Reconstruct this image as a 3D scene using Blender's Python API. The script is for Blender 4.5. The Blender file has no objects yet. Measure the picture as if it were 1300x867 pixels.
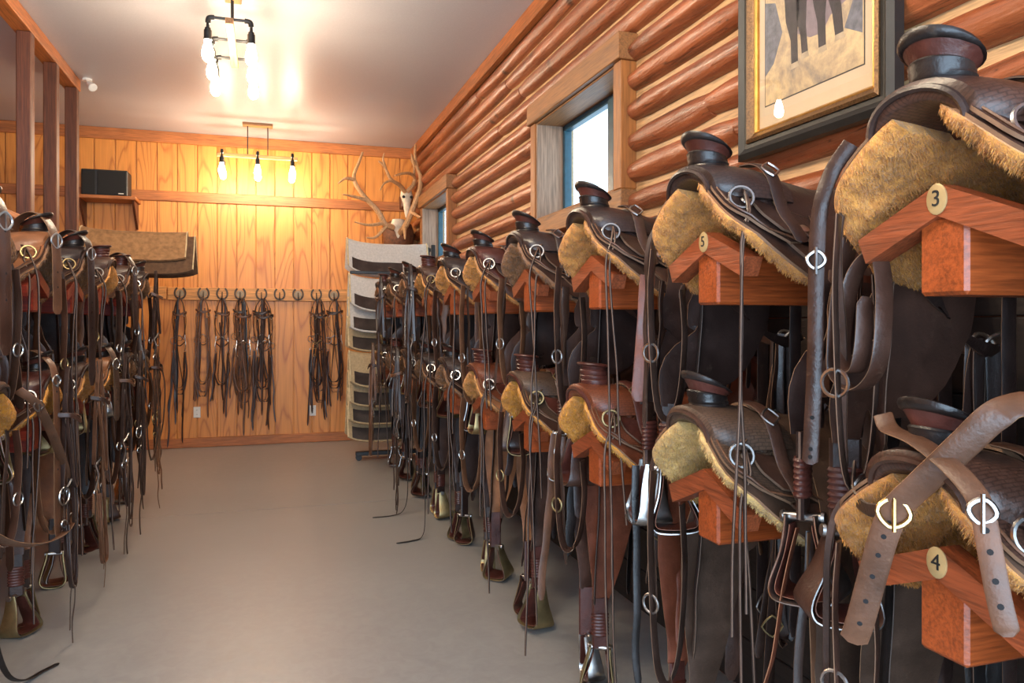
import bpy, math, random
from mathutils import Vector, Matrix, noise
R = math.radians
SC = bpy.context.scene
COL = SC.collection

# ------------------------------------------------------------ camera, sky, light, exposure
CAMZ = 1.375
cam_d = bpy.data.cameras.new('camera'); cam = bpy.data.objects.new('camera', cam_d); COL.objects.link(cam)
cam.location = (0, 0, CAMZ)
cam.rotation_euler = (R(90), 0, -math.atan(310 / 964))
cam_d.sensor_width = 36; cam_d.lens = 964 / 1300 * 36; cam_d.shift_y = -24.5 / 1300; cam_d.clip_start = .02
SC.camera = cam
world = bpy.data.worlds.new('sky'); SC.world = world; world.use_nodes = True
bg = world.node_tree.nodes['Background']; bg.inputs[0].default_value = (.66, .84, 1, 1); bg.inputs[1].default_value = 2.6

def area(name, loc, rot, sx, sy, power, col):
    l = bpy.data.lights.new(name, 'AREA'); l.shape = 'RECTANGLE'; l.size = sx; l.size_y = sy; l.energy = power; l.color = col
    o = bpy.data.objects.new(name, l); COL.objects.link(o); o.location = loc; o.rotation_euler = rot
    return o
# daylight entering by the open barn door behind the camera
area('door_daylight', (-.6, -1.36, 1.5), (R(90), 0, 0), 3.8, 2.7, 150, (.52, .74, 1.0))
vs = SC.view_settings
vs.view_transform = 'Standard'; vs.look = 'None'; vs.gamma = 1; vs.use_curve_mapping = False; vs.exposure = 0.5
BULB = 215.0

# ------------------------------------------------------------ dimensions
CEIL = 3.445; YB = 9.02; XR = 1.70; XL = -4.6; YF = -1.4

# ------------------------------------------------------------ mesh helpers
def cr(pts, n=6):
    """Catmull-Rom through the points"""
    P = [Vector(p) for p in pts]
    if len(P) < 3: 
        return [P[0].lerp(P[1], i / n) for i in range(n + 1)]
    Q = [P[0] * 2 - P[1]] + P + [P[-1] * 2 - P[-2]]
    out = []
    for i in range(1, len(Q) - 2):
        a, b, c, d = Q[i - 1:i + 3]
        for k in range(n):
            t = k / n
            out.append(.5 * ((2 * b) + (c - a) * t + (2 * a - 5 * b + 4 * c - d) * t * t + (3 * b - a - 3 * c + d) * t ** 3))
    out.append(P[-1]); return out

def lin(tab, t):
    """piecewise linear table lookup"""
    if t <= tab[0][0]: return tab[0][1]
    for (a, x), (b, y) in zip(tab, tab[1:]):
        if t <= b: return x + (y - x) * (t - a) / (b - a)
    return tab[-1][1]

EDGE = {}          # leather name -> material of its cut edges
class MB:
    def __init__(s): s.v = []; s.f = []; s.e = set()
    def box(s, lo, hi, M=None, taper=0):
        b = len(s.v)
        for z in (0, 1):
            for x, y in ((0, 0), (1, 0), (1, 1), (0, 1)):
                p = Vector((hi[0] if x else lo[0], hi[1] if y else lo[1], hi[2] if z else lo[2]))
                s.v.append(tuple(M @ p) if M else tuple(p))
        s.f += [tuple(b + i for i in q) for q in ((3, 2, 1, 0), (4, 5, 6, 7), (0, 1, 5, 4), (1, 2, 6, 5), (2, 3, 7, 6), (3, 0, 4, 7))]
        return s
    def bbox(s, lo, hi, bev=.004, M=None):
        """box with chamfered edges"""
        b = len(s.v); lo = Vector(lo); hi = Vector(hi); bev = min(bev, *[(h - l) * .45 for l, h in zip(lo, hi)])
        idx = {}
        for i in range(8):
            for ax in range(3):
                p = [0, 0, 0]
                for k in range(3):
                    top = (i >> k) & 1
                    p[k] = (hi[k] if top else lo[k]) if k == ax else ((hi[k] - bev) if top else (lo[k] + bev))
                p = Vector(p); idx[(i, ax)] = len(s.v); s.v.append(tuple(M @ p) if M else tuple(p))
        def orient(q, n):
            a, b_, c = [Vector(s.v[j]) for j in q[:3]]
            nn = (b_ - a).cross(c - a)
            nw = (M.to_3x3() @ n) if M else n
            s.f.append(tuple(q) if nn.dot(nw) > 0 else tuple(reversed(q)))
        for ax in range(3):
            o1, o2 = [k for k in range(3) if k != ax]
            for t in (0, 1):
                q = [idx[((t << ax) | (x << o1) | (y << o2), ax)] for x, y in ((0, 0), (1, 0), (1, 1), (0, 1))]
                n = Vector((0, 0, 0)); n[ax] = 1 if t else -1; orient(q, n)
        for ax in range(3):
            o1, o2 = [k for k in range(3) if k != ax]
            for x in (0, 1):
                for y in (0, 1):
                    i0 = (x << o1) | (y << o2); i1 = i0 | (1 << ax)
                    n = Vector((0, 0, 0)); n[o1] = 1 if x else -1; n[o2] = 1 if y else -1
                    orient([idx[(i0, o1)], idx[(i1, o1)], idx[(i1, o2)], idx[(i0, o2)]], n)
        for i in range(8):
            n = Vector([1 if (i >> k) & 1 else -1 for k in range(3)])
            orient([idx[(i, 0)], idx[(i, 1)], idx[(i, 2)]], n)
        return s
    def loft(s, rings, cap=True, closed=True):
        b = len(s.v); n = len(rings[0])
        for r in rings: s.v += [tuple(p) for p in r]
        for i in range(len(rings) - 1):
            for j in range(n if closed else n - 1):
                k = (j + 1) % n
                s.f.append((b + i * n + j, b + i * n + k, b + (i + 1) * n + k, b + (i + 1) * n + j))
        if cap:
            s.f.append(tuple(b + j for j in reversed(range(n)))); s.f.append(tuple(b + (len(rings) - 1) * n + j for j in range(n)))
        return s
    def tube(s, pts, r, n=6, cap=True):
        P = [Vector(p) for p in pts]; m = len(P)
        rr = (lambda t: r) if not callable(r) else r
        T0 = (P[1] - P[0]).normalized(); up = Vector((0, 0, 1)) if abs(T0.z) < .9 else Vector((1, 0, 0))
        N = (up - T0 * up.dot(T0)).normalized(); rings = []
        for i, p in enumerate(P):
            T = (P[min(i + 1, m - 1)] - P[max(i - 1, 0)])
            T = T.normalized() if T.length > 1e-9 else T0
            N = N - T * N.dot(T); N = N.normalized() if N.length > 1e-6 else T.orthogonal().normalized()
            B = T.cross(N); q = rr(i / (m - 1))
            rings.append([p + (N * math.cos(a) + B * math.sin(a)) * q for a in [2 * math.pi * k / n for k in range(n)]])
        return s.loft(rings, cap)
    def ring(s, c, n, R_, r, k=16, m=6, sq=0):
        """closed torus round axis n; sq > 0 gives a squared buckle outline"""
        n = Vector(n).normalized(); a = n.orthogonal().normalized(); b_ = n.cross(a); c = Vector(c); b = len(s.v)
        for i in range(k):
            t = 2 * math.pi * i / k; ca, sa = math.cos(t), math.sin(t)
            q = 1 / max(abs(ca), abs(sa)) if sq else 1; q = 1 + (q - 1) * sq
            d = a * ca + b_ * sa; 
            for j in range(m):
                u = 2 * math.pi * j / m
                s.v.append(tuple(c + d * (R_ * q + r * math.cos(u)) + n * r * math.sin(u)))
        for i in range(k):
            for j in range(m):
                i2, j2 = (i + 1) % k, (j + 1) % m
                s.f.append((b + i * m + j, b + i2 * m + j, b + i2 * m + j2, b + i * m + j2))
        return s
    def strap(s, pts, ref, w, th=.004, tip=True, w_edge=True):
        """flat strap along pts; ref = direction of its width (vector or list)"""
        P = [Vector(p) for p in pts]; m = len(P); rings = []
        for i, p in enumerate(P):
            T = (P[min(i + 1, m - 1)] - P[max(i - 1, 0)]).normalized()
            rf = Vector(ref(i / (m - 1)) if callable(ref) else ref); S_ = rf - T * rf.dot(T)
            S_ = S_.normalized() if S_.length > 1e-5 else T.orthogonal().normalized()
            N = T.cross(S_); W = (w(i / (m - 1)) if callable(w) else w) * .5
            if tip and i == m - 1: W *= .45
            h = th * .5
            rings.append([p + S_ * W + N * h * .3, p + S_ * W * .8 + N * h, p - S_ * W * .8 + N * h, p - S_ * W + N * h * .3,
                          p - S_ * W - N * h * .3, p - S_ * W * .8 - N * h, p + S_ * W * .8 - N * h, p + S_ * W - N * h * .3])
        f0 = len(s.f); s.loft(rings)
        if w_edge: s.e.update(f0 + i * 8 + j for i in range(m - 1) for j in (3, 7))
        return s
    def sheet(s, fn, nu, nv, th):
        """solid sheet: fn(u,v)->Vector outer surface, thickened by th against the normal"""
        G = [[Vector(fn(i / nu, j / nv)) for j in range(nv + 1)] for i in range(nu + 1)]
        b = len(s.v); W = nv + 1; N = []
        for i in range(nu + 1):
            for j in range(nv + 1):
                du = G[min(i + 1, nu)][j] - G[max(i - 1, 0)][j]; dv = G[i][min(j + 1, nv)] - G[i][max(j - 1, 0)]
                n = du.cross(dv); N.append(n.normalized() if n.length > 1e-12 else Vector((0, 0, 1)))
        fl = [p for r_ in G for p in r_]
        s.v += [tuple(p) for p in fl] + [tuple(p - n * th) for p, n in zip(fl, N)]
        o = (nu + 1) * W
        for i in range(nu):
            for j in range(nv):
                a, c, d, e = b + i * W + j, b + (i + 1) * W + j, b + (i + 1) * W + j + 1, b + i * W + j + 1
                s.f.append((a, c, d, e)); s.f.append((e + o, d + o, c + o, a + o))
        per = [(i, 0) for i in range(nu)] + [(nu, j) for j in range(nv)] + [(i, nv) for i in range(nu, 0, -1)] + [(0, j) for j in range(nv, 0, -1)]
        for k, (i, j) in enumerate(per):
            i2, j2 = per[(k + 1) % len(per)]
            a, c = b + i * W + j, b + i2 * W + j2
            s.e.add(len(s.f)); s.f.append((c, a, a + o, c + o))
        return s
    def lathe(s, prof, n=20, c=(0, 0, 0), M=None):
        rings = []
        for r, z in prof:
            rg = [Vector((c[0] + r * math.cos(2 * math.pi * k / n), c[1] + r * math.sin(2 * math.pi * k / n), c[2] + z)) for k in range(n)]
            rings.append([M @ p for p in rg] if M else rg)
        return s.loft(rings)
    def mesh(s, name, smooth=True, ang=38):
        me = bpy.data.meshes.new(name); me.from_pydata(s.v, [], s.f); me.update()
        if s.e:
            me['edge'] = 1; me.polygons.foreach_set('material_index', [1 if i in s.e else 0 for i in range(len(s.f))])
        if smooth:
            me.polygons.foreach_set('use_smooth', [True] * len(me.polygons)); me.set_sharp_from_angle(angle=R(ang))
        return me
    def build(s, name, mat, parent=None, smooth=True, ang=38):
        me = s.mesh(name, smooth, ang); me.materials.append(mat)
        if s.e: me.materials.append(EDGE.get(mat.name, mat))
        return link(name, me, parent)

def link(name, me, parent=None, mat=None):
    o = bpy.data.objects.new(name, me); COL.objects.link(o)
    if parent is not None: o.parent = parent
    if mat is not None:
        if not me.materials:
            me.materials.append(mat)
            if me.get('edge'): me.materials.append(EDGE.get(mat.name, mat))
        o.material_slots[0].link = 'OBJECT'; o.material_slots[0].material = mat
    return o
def empty(name, loc=(0, 0, 0), rz=0):
    o = bpy.data.objects.new(name, None); COL.objects.link(o); o.location = loc; o.rotation_euler = (0, 0, rz); o.empty_display_size = .1
    return o
def tag(o, label, cat, group=None):
    o['label'] = label; o['category'] = cat
    if group: o['group'] = group
    return o
def struct(o, label=None):
    o['kind'] = 'structure'
    if label: o['label'] = label
    return o

# ------------------------------------------------------------ materials
def srgb(r, g, b):
    f = lambda c: (c / 255 / 12.92) if c <= 10.3 else ((c / 255 + .055) / 1.055) ** 2.4
    return (f(r), f(g), f(b), 1)
class NT:
    def __init__(s, name):
        s.m = bpy.data.materials.new(name); s.m.use_nodes = True; s.t = s.m.node_tree; s.b = s.t.nodes['Principled BSDF']
    def n(s, typ, **k):
        nd = s.t.nodes.new('ShaderNode' + typ)
        for a, v in k.items():
            if hasattr(nd, a) and not a[0].isupper(): setattr(nd, a, v)
            else: nd.inputs[a.replace('_', ' ')].default_value = v
        return nd
    def l(s, a, b): s.t.links.new(a, b)
    def coords(s, scale=(1, 1, 1), rnd=7.0):
        tc = s.n('TexCoord'); oi = s.n('ObjectInfo'); mp = s.n('Mapping'); mp.inputs['Scale'].default_value = scale
        mul = s.n('Math', operation='MULTIPLY'); mul.inputs[1].default_value = rnd; s.l(oi.outputs['Random'], mul.inputs[0])
        ad = s.n('VectorMath', operation='ADD'); s.l(tc.outputs['Object'], ad.inputs[0]); s.l(mul.outputs[0], ad.inputs[1])
        s.l(ad.outputs[0], mp.inputs['Vector']); return mp.outputs[0]
    def noise(s, vec, sc, det=4, rough=.55, dist=0):
        nd = s.n('TexNoise'); nd.inputs['Scale'].default_value = sc; nd.inputs['Detail'].default_value = det
        nd.inputs['Roughness'].default_value = rough; nd.inputs['Distortion'].default_value = dist; s.l(vec, nd.inputs['Vector']); return nd.outputs['Fac']
    def ramp(s, fac, stops):
        rp = s.n('ValToRGB'); e = rp.color_ramp.elements
        while len(e) < len(stops): e.new(.5)
        for k, (p, c) in zip(e, stops): k.position = p; k.color = c
        s.l(fac, rp.inputs[0]); return rp.outputs[0]
    def mix(s, fac, a, b, mode='MIX'):
        mx = s.n('Mix', data_type='RGBA', blend_type=mode)
        for sock, v in ((mx.inputs[0], fac), (mx.inputs[6], a), (mx.inputs[7], b)):
            if isinstance(v, (float, int)): sock.default_value = v
            elif isinstance(v, tuple): sock.default_value = v
            else: s.l(v, sock)
        return mx.outputs[2]
    def bump(s, h, st=.3, dist=.01, prev=None):
        bp = s.n('Bump'); bp.inputs['Strength'].default_value = st; bp.inputs['Distance'].default_value = dist; s.l(h, bp.inputs['Height'])
        if prev is not None: s.l(prev, bp.inputs['Normal'])
        return bp.outputs[0]
    def fin(s, col, rough, nrm=None, **k):
        if isinstance(col, tuple): s.b.inputs['Base Color'].default_value = col
        else: s.l(col, s.b.inputs['Base Color'])
        if isinstance(rough, (int, float)): s.b.inputs['Roughness'].default_value = rough
        else: s.l(rough, s.b.inputs['Roughness'])
        if nrm is not None: s.l(nrm, s.b.inputs['Normal'])
        for a, v in k.items(): s.b.inputs[a.replace('_', ' ')].default_value = v
        return s.m

def dk(c, f): return (c[0] * f, c[1] * f, c[2] * f, 1)
def m_leather(name, c, rough=.42, tooled=False):
    t = NT(name); v = t.coords(); a = t.noise(v, 9, 5, .6); f = t.noise(v, 160, 2)
    col = t.ramp(a, [(.28, dk(c, .55)), (.52, c), (.78, dk(c, 1.75))])
    sc = t.noise(v, 30, 6, .7); scr = t.ramp(sc, [(.60, (0, 0, 0, 1)), (.74, (1, 1, 1, 1))])
    col = t.mix(t.mix(.35, (0, 0, 0, 1), scr), col, dk((c[0] + .06, c[1] + .045, c[2] + .03), 1.5))
    cz = t.noise(v, 38, 8, .65, .8); nm = t.bump(f, .3, .002); nm = t.bump(cz, .07, .003, nm); nm = t.bump(a, .25, .012, nm)
    if tooled:
        v0 = t.n('TexCoord').outputs['Object']; br = t.n('TexBrick'); br.inputs['Scale'].default_value = 26; br.inputs['Mortar Size'].default_value = .05; br.inputs['Mortar Smooth'].default_value = .6
        br.offset = .5; sx = t.n('SeparateXYZ'); t.l(v0, sx.inputs[0]); ab = t.n('Math', operation='ABSOLUTE'); t.l(sx.outputs[1], ab.inputs[0])
        sb = t.n('Math', operation='SUBTRACT'); t.l(ab.outputs[0], sb.inputs[0]); t.l(sx.outputs[2], sb.inputs[1])
        cb = t.n('CombineXYZ'); t.l(sx.outputs[0], cb.inputs[0]); t.l(sb.outputs[0], cb.inputs[1]); t.l(cb.outputs[0], br.inputs['Vector']); nm = t.bump(br.outputs['Fac'], -1.0, .012, nm); col = t.mix(t.mix(.6, (0, 0, 0, 1), br.outputs['Fac']), col, dk(c, .3))
    rg = t.ramp(a, [(.3, (rough * .75,) * 3 + (1,)), (.7, (min(1, rough * 1.35),) * 3 + (1,))])
    return t.fin(col, rg, nm, Specular_IOR_Level=.5)
def m_fleece(name, c):
    t = NT(name); v = t.coords(); a = t.noise(v, 14, 6, .65); b = t.noise(v, 130, 4, .7, .4)
    col = t.ramp(a, [(.25, dk(c, .58)), (.5, c), (.75, (min(1, c[0] * 1.5), min(1, c[1] * 1.55), min(1, c[2] * 1.7), 1))])
    nm = t.bump(b, .8, .012)
    return t.fin(col, .95, nm, Sheen_Weight=.25, Specular_IOR_Level=.1)
def m_wood(name, c, axis=0, rough=.5, dark=.45, sc=1.0, coat=0.0):
    """sawn timber; grain runs along the given local axis"""
    s = [14 * sc] * 3; s[axis] = .8 * sc
    t = NT(name); v = t.coords(tuple(s)); a = t.noise(v, 1.1, 5, .6, 1.2); g = t.noise(v, 7, 3, .6)
    col = t.ramp(a, [(.30, dk(c, dark)), (.48, c), (.72, dk(c, 1.35))])
    col = t.mix(.5, col, t.ramp(g, [(.36, dk(c, .38)), (.62, dk(c, 1.3))]))
    vk = t.n('TexVoronoi'); vk.inputs['Scale'].default_value = .22 / sc; vk.inputs['Randomness'].default_value = 1; t.l(v, vk.inputs['Vector'])
    kn = t.ramp(vk.outputs['Distance'], [(.02, (1, 1, 1, 1)), (.10, (0, 0, 0, 1))])
    col = t.mix(kn, col, dk(c, .18))
    nm = t.bump(g, .25, .004)
    return t.fin(col, rough, nm, Coat_Weight=coat, Coat_Roughness=.2)
def m_ply(name, c, c2):
    """rotary-cut plywood with flame figure along z"""
    t = NT(name); v = t.coords((1, 1, .16), 31.0); n0 = t.noise(v, 3.2, 2, .45, .3)
    mu = t.n('Math', operation='MULTIPLY'); mu.inputs[1].default_value = 26; t.l(n0, mu.inputs[0])
    fr = t.n('Math', operation='PINGPONG'); fr.inputs[1].default_value = 1; t.l(mu.outputs[0], fr.inputs[0])
    col = t.ramp(fr.outputs[0], [(.0, c2), (.32, c), (1.0, dk(c, 1.12))])
    fine = t.noise(t.coords((60, 60, 1.5), 31.0), 1.5, 3)
    col = t.mix(.25, col, t.ramp(fine, [(.35, c2), (.62, dk(c, 1.2))]))
    return t.fin(col, .42, t.bump(fine, .15, .003))
def m_log(name, c):
    t = NT(name); v = t.coords((9, 1.0, 9), 13.0); a = t.noise(v, 1.2, 6, .62, .6); v2 = t.coords((1, 1, 1), 13.0); big = t.noise(v2, 2.3, 3)
    col = t.ramp(a, [(.30, dk(c, .34)), (.46, c), (.56, (c[0] * 1.25, c[1] * 1.3, c[2] * 1.35, 1)), (.70, (c[0] * 1.75, c[1] * 2.0, c[2] * 2.3, 1))])
    col = t.mix(t.ramp(big, [(.35, (.55, .55, .55, 1)), (.65, (0, 0, 0, 1))]), col, dk(c, .62))
    vk = t.n('TexVoronoi'); vk.inputs['Scale'].default_value = 3.6; t.l(v2, vk.inputs['Vector'])
    kn = t.ramp(vk.outputs['Distance'], [(.05, (1, 1, 1, 1)), (.16, (0, 0, 0, 1))]); col = t.mix(kn, col, dk(c, .16))
    ck = t.noise(t.coords((26, .9, 26), 13.0), .9, 2, .5, 1.5); ckr = t.ramp(ck, [(.488, (0, 0, 0, 1)), (.5, (1, 1, 1, 1)), (.512, (0, 0, 0, 1))])
    col = t.mix(t.mix(.8, (0, 0, 0, 1), ckr), col, dk(c, .10))
    nm = t.bump(a, .6, .03); nm = t.bump(t.noise(v2, 22, 5, .6), .35, .012, nm); nm = t.bump(ckr, -.7, .012, nm)
    return t.fin(col, .36, nm, Coat_Weight=.22, Coat_Roughness=.25)
def m_plain(name, c, rough=.5, metal=0.0, var=.25, sc=20, bump=.1, **k):
    t = NT(name); v = t.coords(); a = t.noise(v, sc, 4); col = t.ramp(a, [(.3, dk(c, 1 - var)), (.7, dk(c, 1 + var))])
    return t.fin(col, rough, t.bump(a, bump, .004), Metallic=metal, **k)
def m_emit(name, c, s):
    t = NT(name); t.b.inputs['Emission Color'].default_value = c; t.b.inputs['Emission Strength'].default_value = s
    return t.fin(c, .3)
def m_glass(name, tint=(1, 1, 1, 1)):
    """thin pane: clear, with Schlick reflection"""
    m = bpy.data.materials.new(name); m.use_nodes = True; t = m.node_tree; t.nodes.clear()
    N = lambda k: t.nodes.new('ShaderNode' + k)
    o = N('OutputMaterial'); mx = N('MixShader'); tr = N('BsdfTransparent'); gl = N('BsdfGlossy'); lw = N('LayerWeight'); lw.inputs[0].default_value = .5
    pw = N('Math'); pw.operation = 'POWER'; pw.inputs[1].default_value = 5; ml = N('Math'); ml.operation = 'MULTIPLY_ADD'; ml.inputs[1].default_value = .95; ml.inputs[2].default_value = .045
    gl.inputs['Roughness'].default_value = .01; tr.inputs[0].default_value = tint
    t.links.new(lw.outputs['Facing'], pw.inputs[0]); t.links.new(pw.outputs[0], ml.inputs[0]); t.links.new(ml.outputs[0], mx.inputs[0])
    t.links.new(tr.outputs[0], mx.inputs[1]); t.links.new(gl.outputs[0], mx.inputs[2]); t.links.new(mx.outputs[0], o.inputs[0])
    return m
def m_concrete():
    t = NT('sealed_concrete'); v = t.coords(rnd=0); a = t.noise(v, .7, 4, .5, .3); b = t.noise(v, 16, 5, .6, 1.0); f = t.noise(v, 90, 3)
    col = t.ramp(a, [(.3, srgb(146, 142, 138)), (.7, srgb(158, 154, 150))])
    col = t.mix(.3, col, t.ramp(b, [(.35, srgb(130, 126, 122)), (.65, srgb(166, 162, 157))]))
    rg = t.ramp(b, [(.3, (.30,) * 3 + (1,)), (.7, (.46,) * 3 + (1,))])
    return t.fin(col, rg, t.bump(f, .05, .002), Specular_IOR_Level=.4)
M = {}
M['concrete'] = m_concrete()
M['joint'] = m_plain('slab_joint', srgb(84, 78, 73), .8)
M['ceil'] = m_plain('painted_ceiling', srgb(180, 177, 180), .34, var=.05, sc=120, bump=.25)
M['ply'] = m_ply('plywood_panel', srgb(212, 138, 60), srgb(176, 98, 34))
M['trimwood'] = m_wood('cedar_trim', srgb(176, 104, 50), 0, .5, .55)
M['postwood'] = m_wood('dark_post_wood', srgb(92, 48, 26), 2, .5, .45)
M['beamwood'] = m_wood('beam_wood', srgb(170, 98, 48), 1, .5, .55)
M['log'] = m_log('varnished_log', srgb(146, 78, 43))
M['chink'] = m_wood('pale_log_edge', srgb(192, 152, 106), 1, .55, .75)
M['casing'] = m_wood('window_casing', srgb(150, 92, 42), 2, .5, .5)
M['casing_h'] = m_wood('window_header', srgb(142, 94, 52), 1, .5, .5)
M['reveal'] = m_wood('grey_window_reveal', srgb(150, 122, 100), 2, .6, .7)
M['sash'] = m_plain('window_sash', srgb(26, 70, 86), .35)  # black frame, with the blue light flare put into its colour
M['glass'] = m_glass('pane_glass', (.93, .98, 1, 1))
M['picglass'] = m_glass('picture_glass')
M['rack'] = m_wood('rack_wood', srgb(142, 70, 38), 1, .45, .4, sc=2.2, coat=.2)
M['rackL'] = m_wood('red_rack_wood', srgb(136, 44, 26), 0, .42, .55, coat=.2)
M['rackend'] = m_wood('rack_beam_wood', srgb(156, 72, 30), 0, .42, .45, sc=1.6, coat=.2)
M['black'] = m_plain('black_steel', (.012, .012, .013, 1), .45)
M['pipe'] = m_plain('dark_pipe', (.03, .028, .027, 1), .42, metal=.6)
M['nickel'] = m_plain('worn_nickel', (.46, .44, .42, 1), .3, metal=1.0)
M['brass'] = m_plain('brass', (.72, .50, .20, 1), .28, metal=1.0)
M['oldbrass'] = m_plain('tarnished_brass', (.34, .25, .12, 1), .42, metal=.85)
for k_, f_ in (('bulb_back', .72), ('bulb_front', .9), ('bulb_over', 1.25)): M[k_] = m_emit('lit_' + k_, (1, .83, .60, 1), BULB * f_)
M['white'] = m_plain('white_plastic', srgb(226, 222, 214), .4, var=.03)
M['slot'] = m_plain('outlet_slot', (.012, .010, .010, 1), .9)
M['darkboard'] = m_wood('dark_board', srgb(34, 25, 21), 1, .6, .6)
# ============================================================ THE SETTING
# floor: two slabs with a control joint between
fl = empty('floor'); struct(fl, 'grey sealed concrete floor of the tack room')
YJ = 5.87
MB().box((XL, YF, -.15), (XR + .3, YJ - .003, 0)).build('slab', M['concrete'], fl, False)
MB().box((XL, YJ + .003, -.15), (XR + .3, YB + .1, 0)).build('slab', M['concrete'], fl, False)
MB().box((XL, YJ - .003, -.15), (XR + .3, YJ + .003, -.004)).build('control_joint', M['joint'], fl, False)
struct(MB().box((XL - .1, YF - .1, CEIL), (XR + .4, YB + .2, CEIL + .12)).build('ceiling', M['ceil'], None, False), 'off-white textured ceiling')

# back wall with grooved vertical panels
wb = MB().box((XL, YB + .012, 0), (XR + .3, YB + .15, CEIL)).build('wall_back', M['ply'], None, False); struct(wb, 'honey-coloured wooden back wall of vertical grooved boards')
pm = MB().bbox((-.0970, -.011, 0), (.0970, .012, CEIL), .003).mesh('plank', False); pm.materials.append(M['ply'])
k = 0; x = XR - .10
while x > XL:
    o = link('plank', pm, wb); o.location = (x, YB, 0); x -= .2032
def board(name, lo, hi, mat, label=None, parent=None, bev=.005):
    o = MB().bbox(lo, hi, bev).build(name, M[mat], parent, False)
    if parent is None: struct(o, label)
    return o
board('trim_1', (XL, YB - .035, CEIL - .125), (XR - .05, YB - .010, CEIL), 'trimwood', 'cedar board along the top of the back wall')
board('trim_2', (XL, YB - .033, 2.69), (XR - .05, YB - .010, 2.80), 'trimwood', 'cedar belt rail across the back wall above the bridles')
board('baseboard_back', (XL, YB - .033, 0), (XR - .05, YB - .010, .105), 'trimwood', 'cedar baseboard at the foot of the back wall')

# right wall: log siding courses cut round the two windows
WIN = [(3.40, 4.55, 2.02, 2.64), (7.08, 8.30, 2.02, 2.64)]      # clear openings y0,y1,z0,z1
CAS = .085
wr = MB()
ys = [YF] + [v for w in WIN for v in (w[0], w[1])] + [YB + .1]
for i in range(0, len(ys) - 1):
    if i % 2 == 0: wr.box((XR, ys[i], 0), (XR + .18, ys[i + 1], CEIL))
    else:
        wr.box((XR, ys[i], 0), (XR + .18, ys[i + 1], 2.02)); wr.box((XR, ys[i], 2.64), (XR + .18, ys[i + 1], CEIL))
wr = wr.build('wall_right', M['chink'], None, False); struct(wr, 'varnished log-sided right wall')
PITCH = .145
def log_mesh(L, r, seed):
    m = MB(); n = max(4, int(L / .14)); rings = []; hh = PITCH * .375
    for i in range(n + 1):
        y = L * i / n; ring = []
        e = min(y, L - y); end = 1 - .16 * math.exp(-e / .03)
        for j in range(11):
            a = math.pi * (j / 10 - .5)
            d = 1 + .10 * noise.noise(Vector((y * 1.3, seed * 3.7, math.sin(a) * 1.1))) + .035 * noise.noise(Vector((y * 6, seed, a * 2)))
            ring.append(Vector((-r * math.cos(a) * d * end, y, hh * math.sin(a) * (1 + .16 * noise.noise(Vector((y * .8, seed * 1.9, 5)))) * end)))
        rings.append(ring)
    return m.loft(rings, True, False).mesh('log', True, 60)
rng = random.Random(4)
z = PITCH * .5; c = 0
while z + PITCH * .5 < CEIL - .05:
    segs = [(YF, YB)]
    for w in WIN:
        if w[2] - CAS - .03 < z < w[3] + CAS + .06:
            segs = [q for a, b in segs for q in ([(a, b)] if b < w[0] or a > w[1] else [(a, w[0] - CAS - .003), (w[1] + CAS + .003, b)])]
    out = []
    for a, b in segs:                      # butt joints between log lengths
        p = a
        while b - p > 4.6:
            q = p + rng.uniform(2.6, 4.2); out.append((p, q)); p = q + .004
        out.append((p, b))
    for a, b in out:
        o = link('log', log_mesh(b - a, .062 + rng.uniform(-.004, .006), c + a), wr, M['log']); o.location = (XR, a, z + rng.uniform(-.003, .003))
    z += PITCH; c += 1
board('trim_3', (XR - .075, YF, CEIL - .11), (XR - .02, YB - .04, CEIL), 'beamwood', 'cedar board where the log wall meets the ceiling')

def window(n, w, label):
    y0, y1, z0, z1 = w; o = empty('window_%d' % n, (XR, (y0 + y1) / 2, z0)); struct(o, label); oy = (y0 + y1) / 2
    def p(name, lo, hi, mat, par=o, bev=.004):
        return MB().bbox((lo[0] - XR, lo[1] - oy, lo[2] - z0), (hi[0] - XR, hi[1] - oy, hi[2] - z0), bev).build(name, M[mat], par, False)
    xa = XR - .085; xb = XR + .16
    p('header_board', (xa - .02, y0 - CAS - .015, z1), (XR, y1 + CAS + .015, z1 + CAS + .045), 'casing_h')
    p('sill_board', (xa, y0 - CAS, z0 - CAS - .02), (XR, y1 + CAS, z0), 'casing_h')
    p('side_casing', (xa, y0 - CAS, z0), (XR, y0, z1), 'casing'); p('side_casing', (xa, y1, z0), (XR, y1 + CAS, z1), 'casing')
    p('reveal', (xa + .01, y0 - .001, z0), (xb, y0 + .012, z1), 'reveal'); p('reveal', (xa + .01, y1 - .012, z0), (xb, y1 + .001, z1), 'reveal')
    p('reveal', (xa + .01, y0, z1 - .012), (xb, y1, z1), 'casing_h'); p('reveal', (xa + .01, y0, z0), (xb, y1, z0 + .012), 'casing_h')
    f = .035; x0, x1 = XR + .10, XR + .15; ym = y0 + (y1 - y0) * .34
    fr = p('window_frame', (x0, y0 + .012, z1 - f - .012), (x1, y1 - .012, z1 - .012), 'sash')
    p('frame_rail', (x0, y0 + .012, z0 + .012), (x1, y1 - .012, z0 + f + .012), 'sash', fr)
    for ya in (y0 + .012, y1 - f - .012): p('frame_stile', (x0, ya, z0 + .012), (x1, ya + f, z1 - .012), 'sash', fr)
    p('meeting_stile', (x0 - .012, ym - .03, z0 + .03), (x1, ym + .045, z1 - .03), 'sash', fr)
    p('pane', (XR + .125, ym, z0 + .03), (XR + .129, y1 - .04, z1 - .03), 'glass', o, .0005)
    p('pane', (XR + .112, y0 + .03, z0 + .03), (XR + .116, ym, z1 - .03), 'glass', o, .0005)
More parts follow.
